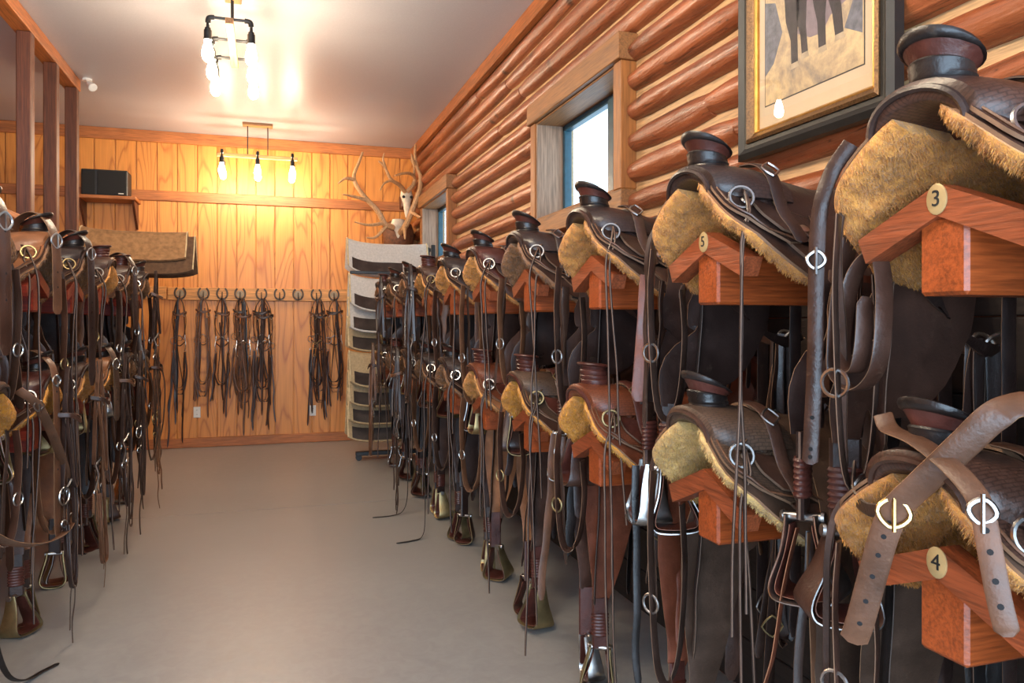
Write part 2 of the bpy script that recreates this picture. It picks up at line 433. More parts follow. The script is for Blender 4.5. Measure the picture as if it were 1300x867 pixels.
# near-black backing boards put over the logs behind the saddle racks, below the upper racks
dp = empty('wall_right_dark_boards', (XR - .066, 0, 0)); struct(dp, 'dark backing boards on the log wall behind the saddle racks')
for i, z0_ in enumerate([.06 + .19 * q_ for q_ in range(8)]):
    MB().bbox((-.012, -1.5, z0_), (0.002, 7.3, z0_ + .187), .003).build('plank', M['darkboard'], dp, False)
window(1, WIN[0], 'deep-set sliding window in the log wall beside the framed picture')
window(2, WIN[1], 'far small window in the log wall by the antlers')

# far left wall and front wall with the open barn door (behind the camera)
struct(MB().box((XL - .15, YF, 0), (XL, YB + .1, CEIL)).build('wall_left', M['ply'], None, False), 'plywood wall beyond the left partition')
wf = MB(); wf.box((XL, YF - .15, 0), (-2.6, YF, CEIL)).box((1.4, YF - .15, 0), (XR + .2, YF, CEIL)).box((-2.6, YF - .15, 2.85), (1.4, YF, CEIL))
struct(wf.build('wall_front', M['ply'], None, False), 'wall behind the camera with an open barn door')

# left partition: half wall, cap, posts and beam
XP = -1.57
hw = empty('wall_partition', (XP, 0, 0)); struct(hw, 'boarded half wall on the left behind the saddle racks')
hm = MB().bbox((-.10, -.0985, 0), (-.06, .0985, 2.02), .004).mesh('partition_plank', False); hm.materials.append(M['ply'])
for i in range(29):
    o = link('plank', hm, hw); o.location = (.0, 2.0 + i * .2, 0)
MB().bbox((-.11, 1.88, 2.02), (.075, 7.72, 2.06), .004).build('cap_board', M['beamwood'], hw, False)
board('trim_4', (XP - .07, 1.2, CEIL - .10), (XP + .045, 7.32, CEIL), 'beamwood', 'cedar beam along the ceiling above the left posts')
for i, y in enumerate((5.93, 6.58, 7.22)):
    po = MB().bbox((-.045, -.045, 2.06), (.045, .045, CEIL - .10), .006).build('post', M['postwood'], None, False); po.location = (XP, y, 0)
    po['kind'] = 'structure'; po['label'] = ('nearest', 'middle', 'farthest')[i] + ' of three dark square posts above the left half wall'
# ============================================================ ROOM OBJECTS
def rot_to(d):
    return Vector(d).to_track_quat('Z', 'Y').to_matrix().to_4x4()

# ---- pipe pendants: wooden bar, three cross pipes, six bulbs
PB = {}
PB['bar'] = MB().bbox((-.40, -.022, -.018), (.40, .022, .018), .003).mesh('bar', False)
PB['canopy'] = MB().bbox((-.15, -.05, -.03), (.15, .05, 0), .004).mesh('canopy', False)
PB['pipe'] = MB().tube(cr([(0, -.118, -.075), (0, -.118, -.03), (0, -.116, -.008), (0, -.100, 0), (0, -.05, 0), (0, .05, 0), (0, .100, 0), (0, .116, -.008), (0, .118, -.03), (0, .118, -.075)], 3), .009, 8).mesh('cross_pipe')
PB['elbow'] = MB().tube(cr([(0, 0, -.035), (0, .003, -.012), (0, .012, -.003), (0, .036, 0)], 3), .0155, 10).mesh('elbow')
PB['socket'] = MB().lathe([(.0, .0), (.017, .0), (.017, -.012), (.022, -.014), (.022, -.060), (.024, -.062), (.024, -.070), (0, -.070)], 14).mesh('socket')
PB['bulb'] = MB().lathe([(.0, -.066), (.015, -.068), (.018, -.085), (.026, -.11), (.032, -.14), (.032, -.16), (.026, -.18), (.014, -.193), (0, -.197)], 12).mesh('bulb')
M['fixwood'] = m_wood('fixture_wood', srgb(168, 116, 70), 0, .5, .6)
def pendant(x, y, rz, bm, label):
    o = empty('pendant_light', (x, y, CEIL), rz); tag(o, label, 'pendant light', 'pipe pendant lights')
    dz = -.345
    link('canopy', PB['canopy'], o, M['fixwood'])
    b = link('wooden_bar', PB['bar'], o, M['fixwood']); b.location.z = dz
    for s in (-.1, .1): MB().tube([(s, 0, dz + .015), (s, 0, -.02)], .0055, 6).build('hanging_rod', M['pipe'], o)
    for sx in (-.345, 0, .345):
        p = link('cross_pipe', PB['pipe'], o, M['pipe']); p.location = (sx, 0, dz + .028)
        for sy in (-1, 1):
            e = link('elbow', PB['elbow'], p, M['pipe']); e.location = (0, sy * .118, 0); e.rotation_euler.z = 0 if sy < 0 else math.pi
            k = link('socket', PB['socket'], o, M['pipe']); k.location = (sx, sy * .118, dz - .035)
            u = link('bulb', PB['bulb'], k, M[bm])
pendant(-.21, 5.03, R(90), 'bulb_front', 'black pipe pendant with six lit bulbs hanging nearer, seen end on')
pendant(-.10, 8.36, 0, 'bulb_back', 'black pipe pendant with glowing bulbs close to the back wall')
pendant(-.21, 1.65, R(90), 'bulb_over', 'added black pipe pendant with six bulbs overhead, out of frame above the camera')  # added fixture out of view, bulbs raised to light the near saddles

# ---- loudspeaker on its shelf
sh = empty('wall_shelf', (-1.58, YB - .011, 2.66)); tag(sh, 'rough wooden bracket shelf under the loudspeaker on the back wall', 'shelf')
MB().bbox((-.30, -.34, -.02), (.28, 0, .015), .004).build('shelf_board', M['trimwood'], sh, False)
for sx in (-.26, .235):
    m = MB(); t = .022; P = [(-.30, -.02), (-.27, -.06), (-.03, -.29), (0, -.29), (0, -.02)]
    m.loft([[Vector((sx + d, y, z)) for y, z in P] for d in (0, t)]).build('bracket', M['postwood'], sh, False)
sp = empty('loudspeaker', (-1.60, YB - .18, 2.676)); tag(sp, 'black two-panel loudspeaker standing on the wooden wall shelf', 'speaker')
M['cab'] = m_plain('speaker_cabinet', (.02, .018, .017, 1), .5); M['grille'] = m_plain('speaker_grille', (.012, .011, .011, 1), .85, sc=300, bump=.5)
MB().bbox((-.215, -.12, 0), (.215, .12, .27), .008).build('cabinet', M['cab'], sp, False)
MB().bbox((-.205, -.130, .012), (-.085, -.119, .258), .004).build('grille_panel', M['grille'], sp, False)
g = MB().bbox((-.065, -.130, .012), (.205, -.119, .258), .004).build('grille_panel', M['grille'], sp, False)
MB().bbox((.13, -.132, .022), (.18, -.1295, .032), .001).build('badge', M['white'], g, False)['label'] = 'small white badge'

# ---- outlets
for i, (x, z) in enumerate(((-.741, .385), (.491, .36))):
    o = empty('wall_outlet', (x, YB - .011, z)); tag(o, ('white wall outlet left of the hanging bridles, low on the back wall', 'white wall outlet low on the back wall below the right-hand bridles')[i], 'outlet', 'wall outlets')
    MB().bbox((-.036, -.007, -.06), (.036, 0, .06), .003).build('cover_plate', M['white'], o, False)
    for dz in (-.024, .024):
        r = MB().lathe([(0, 0), (.016, 0), (.016, .003), (0, .003)], 12, M=Matrix.Translation((0, -.007, dz)) @ Matrix.Rotation(R(90), 4, 'X')).build('receptacle', M['white'], o)
        MB().box((-.007, -.0108, dz - .004), (-.004, -.0098, dz + .006)).box((.004, -.0108, dz - .004), (.007, -.0098, dz + .006)).build('slot', M['slot'], r, False)

# ---- floodlight at the beam end
fx = empty('security_light', (XP + .105, 7.26, CEIL)); tag(fx, 'small white floodlight on the ceiling at the end of the beam', 'light fixture')
MB().lathe([(0, 0), (.04, 0), (.04, -.018), (0, -.018)], 16).build('mount_plate', M['white'], fx)
MB().tube([(0, 0, -.01), (.02, -.01, -.045)], .012, 8).build('arm', M['white'], fx)
MB().lathe([(0, -.03), (.022, -.03), (.034, .02), (.036, .04), (.03, .043), (0, .038)], 14, M=Matrix.Translation((.035, -.03, -.06)) @ rot_to((.5, -.6, -.6))).build('lamp_head', M['white'], fx)

M['pine'] = m_wood('pine_board', srgb(206, 142, 76), 0, .5, .65)
M['disc'] = m_plain('dull_disc', srgb(150, 128, 100), .5)
# ---- horseshoe rail, horseshoe hooks
board_o = MB().bbox((-1.035, YB - .045, 1.615), (.98, YB - .0115, 1.755), .005).build('bridle_rail', M['pine'], None, False)
tag(board_o, 'long pine board with horseshoe hooks across the back wall', 'hook rail')
board_o = MB().bbox((-1.62, YB - .036, 1.625), (-1.045, YB - .0115, 1.765), .005).build('bridle_rail', M['pine'], None, False)
tag(board_o, 'short plain pine board left of the horseshoe rail on the back wall', 'hook rail')
hsm = MB().strap(cr([(-.030, 0, .060), (-.049, 0, .03), (-.053, 0, -.01), (-.036, 0, -.045), (0, 0, -.060), (.036, 0, -.045), (.053, 0, -.01), (.049, 0, .03), (.030, 0, .060)], 4), lambda t: Vector((math.cos(-math.pi * (t * 1.35 - .175) + math.pi), 0, math.sin(-math.pi * (1.35 * t - .175) + math.pi))), .019, .009, False).mesh('shoe')
hkm = MB().tube(cr([(0, .0, .02), (0, -.012, -.01), (0, -.022, -.045), (0, -.05, -.06), (0, -.075, -.05), (0, -.08, -.03)], 4), .006, 6).mesh('hook')
HS = [-.909, -.672, -.48, -.293, -.068, .127, .328, .529, .726]
M['iron'] = m_plain('rusty_iron', (.09, .065, .05, 1), .55, metal=.7)
ORD = ['first', 'second', 'third', 'fourth', 'fifth', 'sixth', 'seventh', 'eighth', 'ninth', 'tenth', 'eleventh', 'twelfth']
for i, x in enumerate(HS):
    o = empty('horseshoe_hook', (x, YB - .05, 1.69)); tag(o, 'iron horseshoe hook, %s from the left on the bridle rail' % ORD[i], 'hook', 'horseshoe hooks on the back rail')
    link('shoe', hsm, o, M['iron']); link('hook', hkm, o, M['iron'])
    if i in (0, 1, 3, 6, 8): MB().lathe([(0, 0), (.040, 0), (.040, .003), (0, .003)], 18, M=Matrix.Rotation(R(90), 4, 'X')).build('name_disc', M['disc'], o)

# ---- framed picture on the log wall
PY0, PY1, PZ0, PZ1 = 1.62, 2.33, 1.945, 2.85; XF = 1.628
pc = empty('framed_picture', (XF, (PY0 + PY1) / 2, PZ0)); tag(pc, 'large black and gold framed print of horse legs hanging on the log wall', 'picture')
oy = (PY0 + PY1) / 2; W2 = (PY1 - PY0) / 2; HH = PZ1 - PZ0
def mould(name, d0, d1, x0, x1, mat, cham):
    """mitred moulding: rectangle ring between insets d0,d1; x heights x0(outer)->x1(inner)"""
    m = MB(); prof = [(d0, 0), (d0, x0), (d0 + (d1 - d0) * .35, x0 + cham), (d0 + (d1 - d0) * .7, (x0 + x1) / 2), (d1, x1), (d1, 0)]
    rings = []
    for cy, cz in ((-1, 0), (1, 0), (1, 1), (-1, 1)):
        rings.append([Vector((-h, cy * (W2 - d), (d if cz == 0 else HH - d))) for d, h in prof])
    rings.append(rings[0]); m.loft(rings, False); return m.build(name, mat, pc, True, 20)
M['frameblk'] = m_plain('black_frame', (.014, .012, .010, 1), .5); M['framegold'] = m_plain('mottled_bronze_frame', srgb(104, 74, 44), .4, metal=.5, var=.55, sc=150, bump=.4)
M['gold'] = m_plain('gold_lip', srgb(196, 146, 70), .3, metal=.8); M['mat'] = m_plain('cream_mat', srgb(206, 184, 152), .8, var=.03)
mould('outer_frame', 0, .052, .032, .030, M['frameblk'], .012); mould('bronze_frame', .052, .082, .036, .024, M['framegold'], .006); mould('gold_lip', .082, .092, .024, .018, M['gold'], .001)
MB().box((-.008, -W2 + .085, .085), (-.002, W2 - .085, HH - .085)).build('mat_board', M['mat'], pc, False)
m0, m1 = -W2 + .135, W2 - .125; pz0 = .168
MB().box((-.0086, m0 - .004, pz0 - .004), (-.0079, m1 + .004, HH - .16 + .004)).build('print_border', M['frameblk'], pc, False)
t = NT('print_ground'); v = t.coords(rnd=0); a = t.noise(v, 7, 6, .65, .6); b = t.noise(v, 30, 5, .7)
cg = t.ramp(a, [(.32, srgb(112, 102, 98)), (.45, srgb(176, 150, 116)), (.6, srgb(212, 182, 134)), (.75, srgb(188, 158, 118))]); cg = t.mix(.3, cg, t.ramp(b, [(.35, srgb(120, 110, 110)), (.6, srgb(222, 196, 150))]))
M['print'] = t.fin(cg, .8)
pr = MB().box((-.0094, m0, pz0), (-.0085, m1, HH - .16)).build('print', M['print'], pc, False)
def flat(name, poly, mat, h):
    MB().loft([[Vector((-x, y, z)) for y, z in poly] for x in (.0094, h)]).build(name, mat, pr, False)
M['p_shadow'] = m_plain('print_shadow', srgb(128, 112, 116), .8, var=.15, sc=40); M['p_horse'] = m_plain('print_horse', srgb(50, 42, 42), .8, var=.4, sc=40)
M['p_hoof'] = m_plain('print_hoof', srgb(176, 156, 128), .8); M['p_rock'] = m_plain('print_rock', srgb(104, 104, 110), .8, var=.4, sc=40)
Lm = m1 - m0
def q(a, b): return (m1 - a * Lm, pz0 + b)          # a: 0 left (far) .. 1 right (near) in the photograph; b metres up
flat('ground_shadow', [q(.36, .19), q(.5, .155), q(.62, .15), q(.70, .19), q(.85, .21), q(.9, .33), q(.7, .36), q(.45, .28)], M['p_shadow'], .0097)
flat('brush', [q(.0, .10), q(.10, .13), q(.2, .22), q(.12, .33), q(.0, .35)], M['p_rock'], .0097)
flat('rock', [q(.83, .13), q(.99, .09), q(.99, .2), q(.92, .21)], M['p_rock'], .0098)
flat('brush', [q(.86, .26), q(.99, .24), q(.99, .45), q(.93, .44)], M['p_rock'], .0098)
for leg in ([(.255, .42), (.27, .30), (.31, .22), (.315, .13), (.35, .13), (.345, .24), (.36, .32), (.36, .42)], [(.38, .40), (.385, .28), (.415, .22), (.425, .15), (.455, .15), (.44, .25), (.445, .33), (.46, .40)],
            [(.53, .42), (.565, .30), (.59, .24), (.60, .14), (.635, .14), (.63, .25), (.645, .33), (.66, .42)], [(.62, .42), (.69, .32), (.73, .24), (.75, .155), (.79, .155), (.775, .25), (.755, .33), (.74, .42)]):
    ca = sum(p[0] for p in leg) / 8; leg = [(a_ + (a_ - ca) * .35 + (.012 if i_ > 3 else -.012), .10 + (b_ - .13) * .85) for i_, (a_, b_) in enumerate(leg)]
    flat('horse_leg', [q(*p) for p in leg], M['p_horse'], .0100)
    (a0, b0), (a1, b1) = leg[3], leg[4]; flat('hoof', [q(a0 - .005, b0 - .018), q(a1 + .012, b1 - .018), q(a1, b1), q(a0, b0)], M['p_hoof'], .0101)
flat('horse_body', [q(.17, .42), q(.2, .35), q(.30, .33), q(.44, .30), q(.5, .33), q(.6, .335), q(.70, .34), q(.78, .38), q(.82, .53), q(.74, .56), q(.2, .55)], M['p_horse'], .0100)
MB().box((-.0155, -W2 + .088, .088), (-.0135, W2 - .088, HH - .088)).build('pane', M['picglass'], pc, False)

# ---- elk antler mounts high in the far corner
M['antler'] = m_wood('weathered_antler', srgb(196, 150, 104), 2, .5, .6, sc=1.5); M['bone'] = m_plain('bone', srgb(206, 190, 168), .6, var=.2); M['plaque'] = m_plain('brown_hide', srgb(104, 62, 36), .7, var=.4, sc=30, bump=.5)
def sc_(p, dy=0): return Vector((p[0] * .96, 8.45 + dy, CAMZ + (p[1] - CAMZ) * .96))
def antler(o, pts, r0, tines, n=6):
    inv = o.location
    def T(ps): return [sc_((a, b), d) - inv for a, b, d in ps]
    be = MB().tube(cr(T(pts), 5), lambda t: r0 * (1 - .72 * t) + .004, 8).build('antler', M['antler'], o)
    for tn in tines: MB().tube(cr(T(tn), 5), lambda t: r0 * .62 * (1 - .8 * t) + .003, 7).build('tine', M['antler'], be)
e1 = empty('elk_antler_mount', sc_((1.50, 2.42), .45)); tag(e1, 'large elk antlers on a brown skull mount above the saddle pads', 'antlers', 'antler mounts in the far corner')
antler(e1, [(1.41, 2.50, .2), (1.307, 2.523, .12), (1.207, 2.67, .05), (1.033, 2.837, 0), (.935, 3.018, 0), (.996, 3.209, .05), (1.045, 3.342, .1)], .034,
       [[(.945, 3.0, 0), (.837, 3.0, -.05), (.752, 2.933, -.08)], [(1.10, 2.775, .02), (.935, 2.794, -.08), (.80, 2.807, -.12)], [(1.282, 2.53, .1), (1.107, 2.49, 0), (.935, 2.508, -.08)], [(1.32, 2.50, .12), (1.182, 2.355, .02), (1.07, 2.338, -.06)]])
antler(e1, [(1.50, 2.44, .2), (1.54, 2.50, .1), (1.60, 2.662, 0), (1.66, 2.85, -.05), (1.69, 2.95, -.05), (1.69, 3.076, -.05), (1.663, 3.175, -.02), (1.638, 3.327, 0), (1.651, 3.46, .03)], .034,
       [[(1.54, 2.50, .1), (1.51, 2.40, -.05), (1.50, 2.33, -.12)], [(1.60, 2.66, 0), (1.65, 2.60, -.12), (1.66, 2.58, -.2)], [(1.64, 3.2, 0), (1.60, 3.27, -.05), (1.585, 3.33, -.06)]])
m = MB(); m.sheet(lambda u, v: Vector((-.17 + .34 * u, -.36 + .05 * math.cos((u - .5) * 3) * -1 + .25 * (1 - math.sin(math.pi * v)) * .3, -.17 + .34 * v)), 8, 8, .03)
MB().lathe([(0, -.20), (.10, -.19), (.15, -.10), (.16, .02), (.13, .13), (.06, .18), (0, .19)], 16, M=Matrix.Translation((0, -.14, 0)) @ Matrix.Scale(1.15, 4, (1, 0, 0)) @ Matrix.Scale(.8, 4, (0, 1, 0))).build('hide_cape', M['plaque'], e1)
MB().bbox((-.12, -.05, -.14), (.12, .12, .14), .03).build('plaque', M['postwood'], e1, False)
MB().lathe([(0, -.10), (.03, -.095), (.045, -.04), (.06, .02), (.085, .07), (.07, .12), (0, .13)], 14, M=Matrix.Translation((-.02, -.24, .05)) @ Matrix.Scale(.7, 4, (0, 1, 0))).build('skull', M['bone'], e1)
e2 = empty('deer_skull_mount', sc_((1.60, 2.85), .5)); tag(e2, 'white antlered skull hung higher, above the brown elk mount', 'antlers', 'antler mounts in the far corner')
MB().lathe([(0, -.22), (.025, -.215), (.038, -.12), (.045, -.03), (.075, .05), (.06, .12), (0, .14)], 14, M=Matrix.Translation((0, -.18, 0)) @ Matrix.Rotation(R(-14), 4, 'X') @ Matrix.Scale(.75, 4, (0, 1, 0))).build('skull', M['bone'], e2)
for s in (-1, 1): MB().lathe([(0, -.012), (.016, -.006), (.018, 0), (0, .006)], 10, M=Matrix.Translation((s * .045, -.235, .03)) @ Matrix.Rotation(R(90), 4, 'X')).build('eye_socket', M['slot'], e2)
MB().bbox((-.05, -.13, -.08), (.05, .08, .08), .01).build('bracket', M['postwood'], e2, False)
antler(e2, [(1.575, 2.95, .3), (1.484, 3.012, .2), (1.37, 3.051, .1), (1.294, 3.178, .05), (1.219, 3.236, .02)], .024, [[(1.40, 3.05, .12), (1.29, 2.99, .05), (1.232, 2.897, 0)], [(1.30, 3.17, .05), (1.27, 3.26, .02), (1.28, 3.33, 0)]])
antler(e2, [(1.60, 2.95, .3), (1.66, 3.02, .25), (1.675, 3.10, .2), (1.60, 3.13, .1), (1.50, 3.11, .03), (1.40, 3.07, -.02)], .024, [[(1.66, 3.12, .18), (1.65, 3.22, .12), (1.60, 3.30, .1)]])
# ============================================================ SADDLES
# local frame: x forward (towards the aisle), y sideways, z up; origin = front end of the rack ridge
def sk(u, w, off=0.0, s=1):
    """point on the skirt surface of side s; u front->back, w spine->lower edge"""
    xf = .046 - .16 * max(0, (w - .38) / .62) ** 2.2 - .012 * (max(0, .3 - w) / .3) ** 2
    xb = -.592 + .10 * max(0, (w - .5) / .5) ** 2.2
    x = xf + (xb - xf) * u
    return skx(x, w, off, s)
LS = .29
def skx(x, w, off=0.0, s=1):
    tt = min(1, max(0, -x / .62)); e = (2 * tt - 1) ** 2
    z0 = .085 + .030 * e; am = R(34 + 9 * math.sin(math.pi * min(1, tt * 1.1)) ** .8 + 8 * min(w, 1))
    y = .05 + LS * min(w, 1) * math.cos(am); z = z0 - LS * min(w, 1) * math.sin(am)
    if w > 1: y += (w - 1) * LS * .34; z -= (w - 1) * LS * .94
    return Vector((x, s * (y + off * math.sin(am)), z + off * math.cos(am)))
def zskirt(x, y):
    lo, hi = 0, 1
    for _ in range(18):
        mid = (lo + hi) / 2
        if skx(x, mid).y < y: lo = mid
        else: hi = mid
    return skx(x, lo).z
def sheet_side(fn, nu, nv, th, s):
    """sheet whose outer face looks away from the horse on either side"""
    m = MB()
    if s > 0: m.sheet(lambda u, v: fn(1 - u, v), nu, nv, th)
    else: m.sheet(fn, nu, nv, th)
    return m
SM = {}
for s in (1, -1):
    SM['skirt', s] = sheet_side(lambda u, w: sk(u, w, .0, s), 26, 12, .006, s).mesh('skirt')
    def fz(u, w, s=s):
        e = min(u, 1 - u, w * 1.2, 1 - w); p = sk(-.012 + 1.024 * u, -.0 + 1.02 * w, -.004, s)
        return p
    m = MB(); nu, nv = 104, 58; idx = {}
    # woolly pad: inner (towards the rack) face carries the lumps
    def wool(u, w):
        e = min(u * 3.2, (1 - u) * 3.2, (1 - w) * 1.6, .4 + w) ; th = .026 * min(1, (max(0, e) / .16)) ** .5 + .004
        p = sk(-.010 + 1.02 * u, 1.02 * w, 0, s)
        d = .006 * noise.noise(p * 34) + .006 * noise.noise(p * 75) + .005 * noise.noise(p * 150) + .005 * noise.noise(p * 15)
        jit = Vector((noise.noise(p * 60 + Vector((9, 0, 0))), noise.noise(p * 60 + Vector((0, 9, 0))), noise.noise(p * 60 + Vector((0, 0, 9))))) * .004
        return sk(-.010 + 1.02 * u, 1.02 * w, -.006 - th - d, s) + jit
    def wool_top(u, w): return sk(-.010 + 1.02 * u, 1.02 * w, -.0062, s)
    top = [[wool_top(i / nu, j / nv) for j in range(nv + 1)] for i in range(nu + 1)]; bot = [[wool(i / nu, j / nv) for j in range(nv + 1)] for i in range(nu + 1)]
    m.v = [tuple(p) for r_ in top for p in r_] + [tuple(p) for r_ in bot for p in r_]; Wn = nv + 1; o_ = (nu + 1) * Wn
    for i in range(nu):
        for j in range(nv):
            a, b, c_, d_ = i * Wn + j, (i + 1) * Wn + j, (i + 1) * Wn + j + 1, i * Wn + j + 1
            qd = (a + o_, b + o_, c_ + o_, d_ + o_); qt = (d_, c_, b, a)
            if s < 0: qd, qt = qd[::-1], qt[::-1]
            m.f += [qd, qt]
    per = [(i, 0) for i in range(nu)] + [(nu, j) for j in range(nv)] + [(i, nv) for i in range(nu, 0, -1)] + [(0, j) for j in range(nv, 0, -1)]
    for k, (i, j) in enumerate(per):
        i2, j2 = per[(k + 1) % len(per)]; a, b = i * Wn + j, i2 * Wn + j2
        qd = (a, b, b + o_, a + o_); m.f.append(qd if s > 0 else qd[::-1])
    rf = random.Random(11 + s)                       # tufts of wool standing off the face
    for _ in range(24000):
        u, w = rf.random(), rf.random(); p = wool(u, w); q0 = wool_top(u, w); n_ = (p - q0).normalized()
        d = (n_ + Vector((rf.uniform(-1, 1), rf.uniform(-1, 1), rf.uniform(-1.2, .6))) * .75).normalized(); sd = d.orthogonal().normalized()
        sd = (Matrix.Rotation(rf.uniform(0, 6.28), 3, d) @ sd) * rf.uniform(.0006, .0012); b0 = len(m.v); ln = rf.uniform(.003, .0085)
        m.v += [tuple(p - n_ * .002 - sd), tuple(p - n_ * .002 + sd), tuple(p + d * ln * .6 + sd * .7 + Vector((0, 0, -.001))), tuple(p + d * ln + Vector((0, 0, -.003)))]; m.f += [(b0, b0 + 1, b0 + 2), (b0, b0 + 2, b0 + 3)]
    SM['fleece', s] = m.mesh('fleece', True, 80)
    def patch(u0, u1, w0, w1, off, rnd=.5):
        def f(a, b):
            # rounded-corner leaf in (u,w)
            t = 2 * a - 1; sgn = 1 if t > 0 else -1; q = (1 - abs(2 * b - 1) ** 4) ** .5 if 0 < b < 1 else 0
            q = .55 + .45 * q if b < .5 else (.0 + 1.0 * (1 - max(0, (2 * b - 1)) ** 2.6) ** .5)
            return sk((u0 + u1) / 2 + (u1 - u0) / 2 * t * q, w0 + (w1 - w0) * b, off, s)
        return f
    SM['front_jockey', s] = sheet_side(patch(.005, .33, .02, .72, .010), 12, 12, .006, s).mesh('front_jockey')
    SM['rear_jockey', s] = sheet_side(patch(.66, .985, .02, .66, .010), 12, 10, .006, s).mesh('rear_jockey')
    SM['seat_jockey', s] = sheet_side(patch(.24, .76, .02, .80, .017), 14, 12, .006, s).mesh('seat_jockey')
    for nm_, (u0, u1, w0, w1, of) in (('front', (.005, .33, .02, .72, .0125)), ('seat', (.24, .76, .02, .80, .0195)), ('rear', (.66, .985, .02, .66, .0125))):
        f_ = patch(u0, u1, w0, w1, of)
        SM['border_' + nm_, s] = MB().tube([f_(.05, .04 + .90 * b / 16) for b in range(17)] + [f_(.95, .94 - .90 * b / 16) for b in range(17)], .0026, 5).mesh('edge_stitching')
    SM['keeper', s] = sheet_side(lambda a, b: sk(.13 + .12 * a + (.04 * (b - .6) / .4 * (1 - 2 * a) if b > .6 else 0), .34 + .30 * b, .021, s), 6, 8, .006, s).mesh('latigo_keeper')
    SM['fork_strap', s] = MB().strap(cr([Vector((-.105, s * .02, .160)), Vector((-.105, s * .075, .153)), Vector((-.107, s * .122, .118)), skx(-.11, .42, .028, s), skx(-.115, .60, .026, s), skx(-.12, .74, .022, s)], 5), (1, 0, 0), .034, .006).mesh('fork_strap')
    SM['fork_buckle', s] = MB().ring(Vector((-.106, s * .117, .136)), (0, s, .8), .018, .003, 16, 6, .6).mesh('buckle')
    SM['rosette', s] = MB().lathe([(0, 0), (.024, 0), (.022, .004), (.016, .005), (.013, .003), (.008, .007), (0, .008)], 16, M=Matrix.Translation(sk(.20, .27, .016, s)) @ rot_to(sk(.20, .27, .03, s) - sk(.20, .27, 0, s))).mesh('rosette')
    # rigging plate hanging below the skirt front
    SM['rigging', s] = sheet_side(lambda a, b: sk(.17 + .22 * a + (.08 * b if a < .5 else -.06 * b), .70 + .95 * b, .008 - .004 * b, s), 6, 12, .007, s).mesh('rigging_plate')
    # stitch/edge welt along the lower skirt edge
    SM['welt', s] = MB().tube([sk(u, 1.0, -.002, s) for u in [i / 30 for i in range(31)]], .0045, 5).mesh('skirt_welt')
    SM['conchos', s] = []
    for u, w in ((.10, .40), (.30, .55), (.52, .72), (.85, .42)):
        p = sk(u, w, .018, s); n_ = (p - sk(u, w, 0, s)).normalized()
        SM['conchos', s].append(MB().lathe([(0, 0), (.014, 0), (.012, .004), (.005, .006), (0, .006)], 12, M=Matrix.Translation(p) @ rot_to(n_)).mesh('concho'))
    p = sk(.07, .42, .022, s); SM['ring', s] = MB().ring(p, (.35, s, .35), .026, .004, 18, 6).mesh('rigging_ring')
    SM['ring2', s] = MB().ring(sk(.26, 1.62, .012, s), (0, s, .5), .030, .0045, 18, 6).mesh('cinch_ring')

def arch(x, yo, zo, yi, zi, zb, n=14, lean=0):
    o_ = [Vector((x + lean * math.sin(math.pi * k / n), yo * math.cos(math.pi * k / n), zb + (zo - zb) * math.sin(math.pi * k / n) ** .75)) for k in range(n + 1)]
    i_ = [Vector((x + lean * math.sin(math.pi * k / n), yi * math.cos(math.pi * k / n), zb - .008 + (zi - zb) * math.sin(math.pi * k / n) ** .8)) for k in range(n, -1, -1)]
    return o_ + i_
SEC = [(.036, .094, .144, .085, .133, .076), (.030, .112, .154, .080, .128, .070), (-.01, .132, .158, .076, .122, .066), (-.06, .142, .156, .072, .116, .064), (-.12, .138, .148, .070, .112, .062), (-.165, .124, .134, .068, .106, .060)]
SM['fork'] = MB().loft([arch(*q_, lean=.018) for q_ in SEC], True).mesh('fork', True, 50)
SM['fork_welt'] = MB().tube([Vector((.038 + .018 * math.sin(math.pi * k / 18), .090 * math.cos(math.pi * k / 18), .072 + .068 * math.sin(math.pi * k / 18) ** .75)) for k in range(19)], .0062, 6).mesh('fork_welt')
def gul(a, b):
    k = math.pi * b; d = a
    return Vector((.030 - .11 * d + .014 * math.sin(k) * (1 - d), (.082 - .03 * d) * math.cos(k), .070 + .012 * d + (.060 - .035 * d) * max(0, math.sin(k)) ** .8))
SM['gullet'] = MB().sheet(lambda a, b: gul(a, 1 - b), 8, 16, .004).loft([[gul(1, k / 12) + Vector((dx, 0, 0)) for k in range(13)] for dx in (0, -.004)]).mesh('gullet', True, 60)
# horn: rings with growing backward tilt (cap rises towards the front)
def horn(prof, x0=-.022, z0=.142, tilt=26, n=26):
    rings = []; zt = prof[-1][1]
    for r, z in prof:
        t = z / zt; a = R(tilt) * t * t; c = Vector((x0 + .012 * t, 0, z0 + z))
        ax = Vector((math.cos(a), 0, math.sin(a))); rings.append([c + ax * r * math.cos(q) + Vector((0, 1, 0)) * r * math.sin(q) for q in [2 * math.pi * k / n for k in range(n)]])
    return MB().loft(rings)
SM['horn', 0] = horn([(.056, 0), (.048, .005), (.045, .014), (.041, .034), (.043, .040), (.049, .049), (.056, .057), (.060, .061)]).mesh('horn_neck')
SM['cap', 0] = horn([(.057, .058), (.062, .060), (.0645, .064), (.063, .068), (.057, .070), (.03, .069), (.002, .068)]).mesh('horn_cap')
SM['wrap', 0] = horn([(.0, .008), (.047, .008), (.049, .012), (.0465, .016), (.0485, .021), (.0465, .026), (.048, .031), (.0465, .036), (.0475, .040), (.044, .043), (.0, .043)], tilt=10).mesh('horn_wrap')
SM['horn', 1] = horn([(.052, 0), (.044, .007), (.041, .016), (.041, .066), (.045, .071)], tilt=6).mesh('horn_neck')
SM['cap', 1] = horn([(.044, .068), (.051, .070), (.053, .073), (.051, .077), (.04, .079), (.002, .079)], tilt=6).mesh('horn_cap')
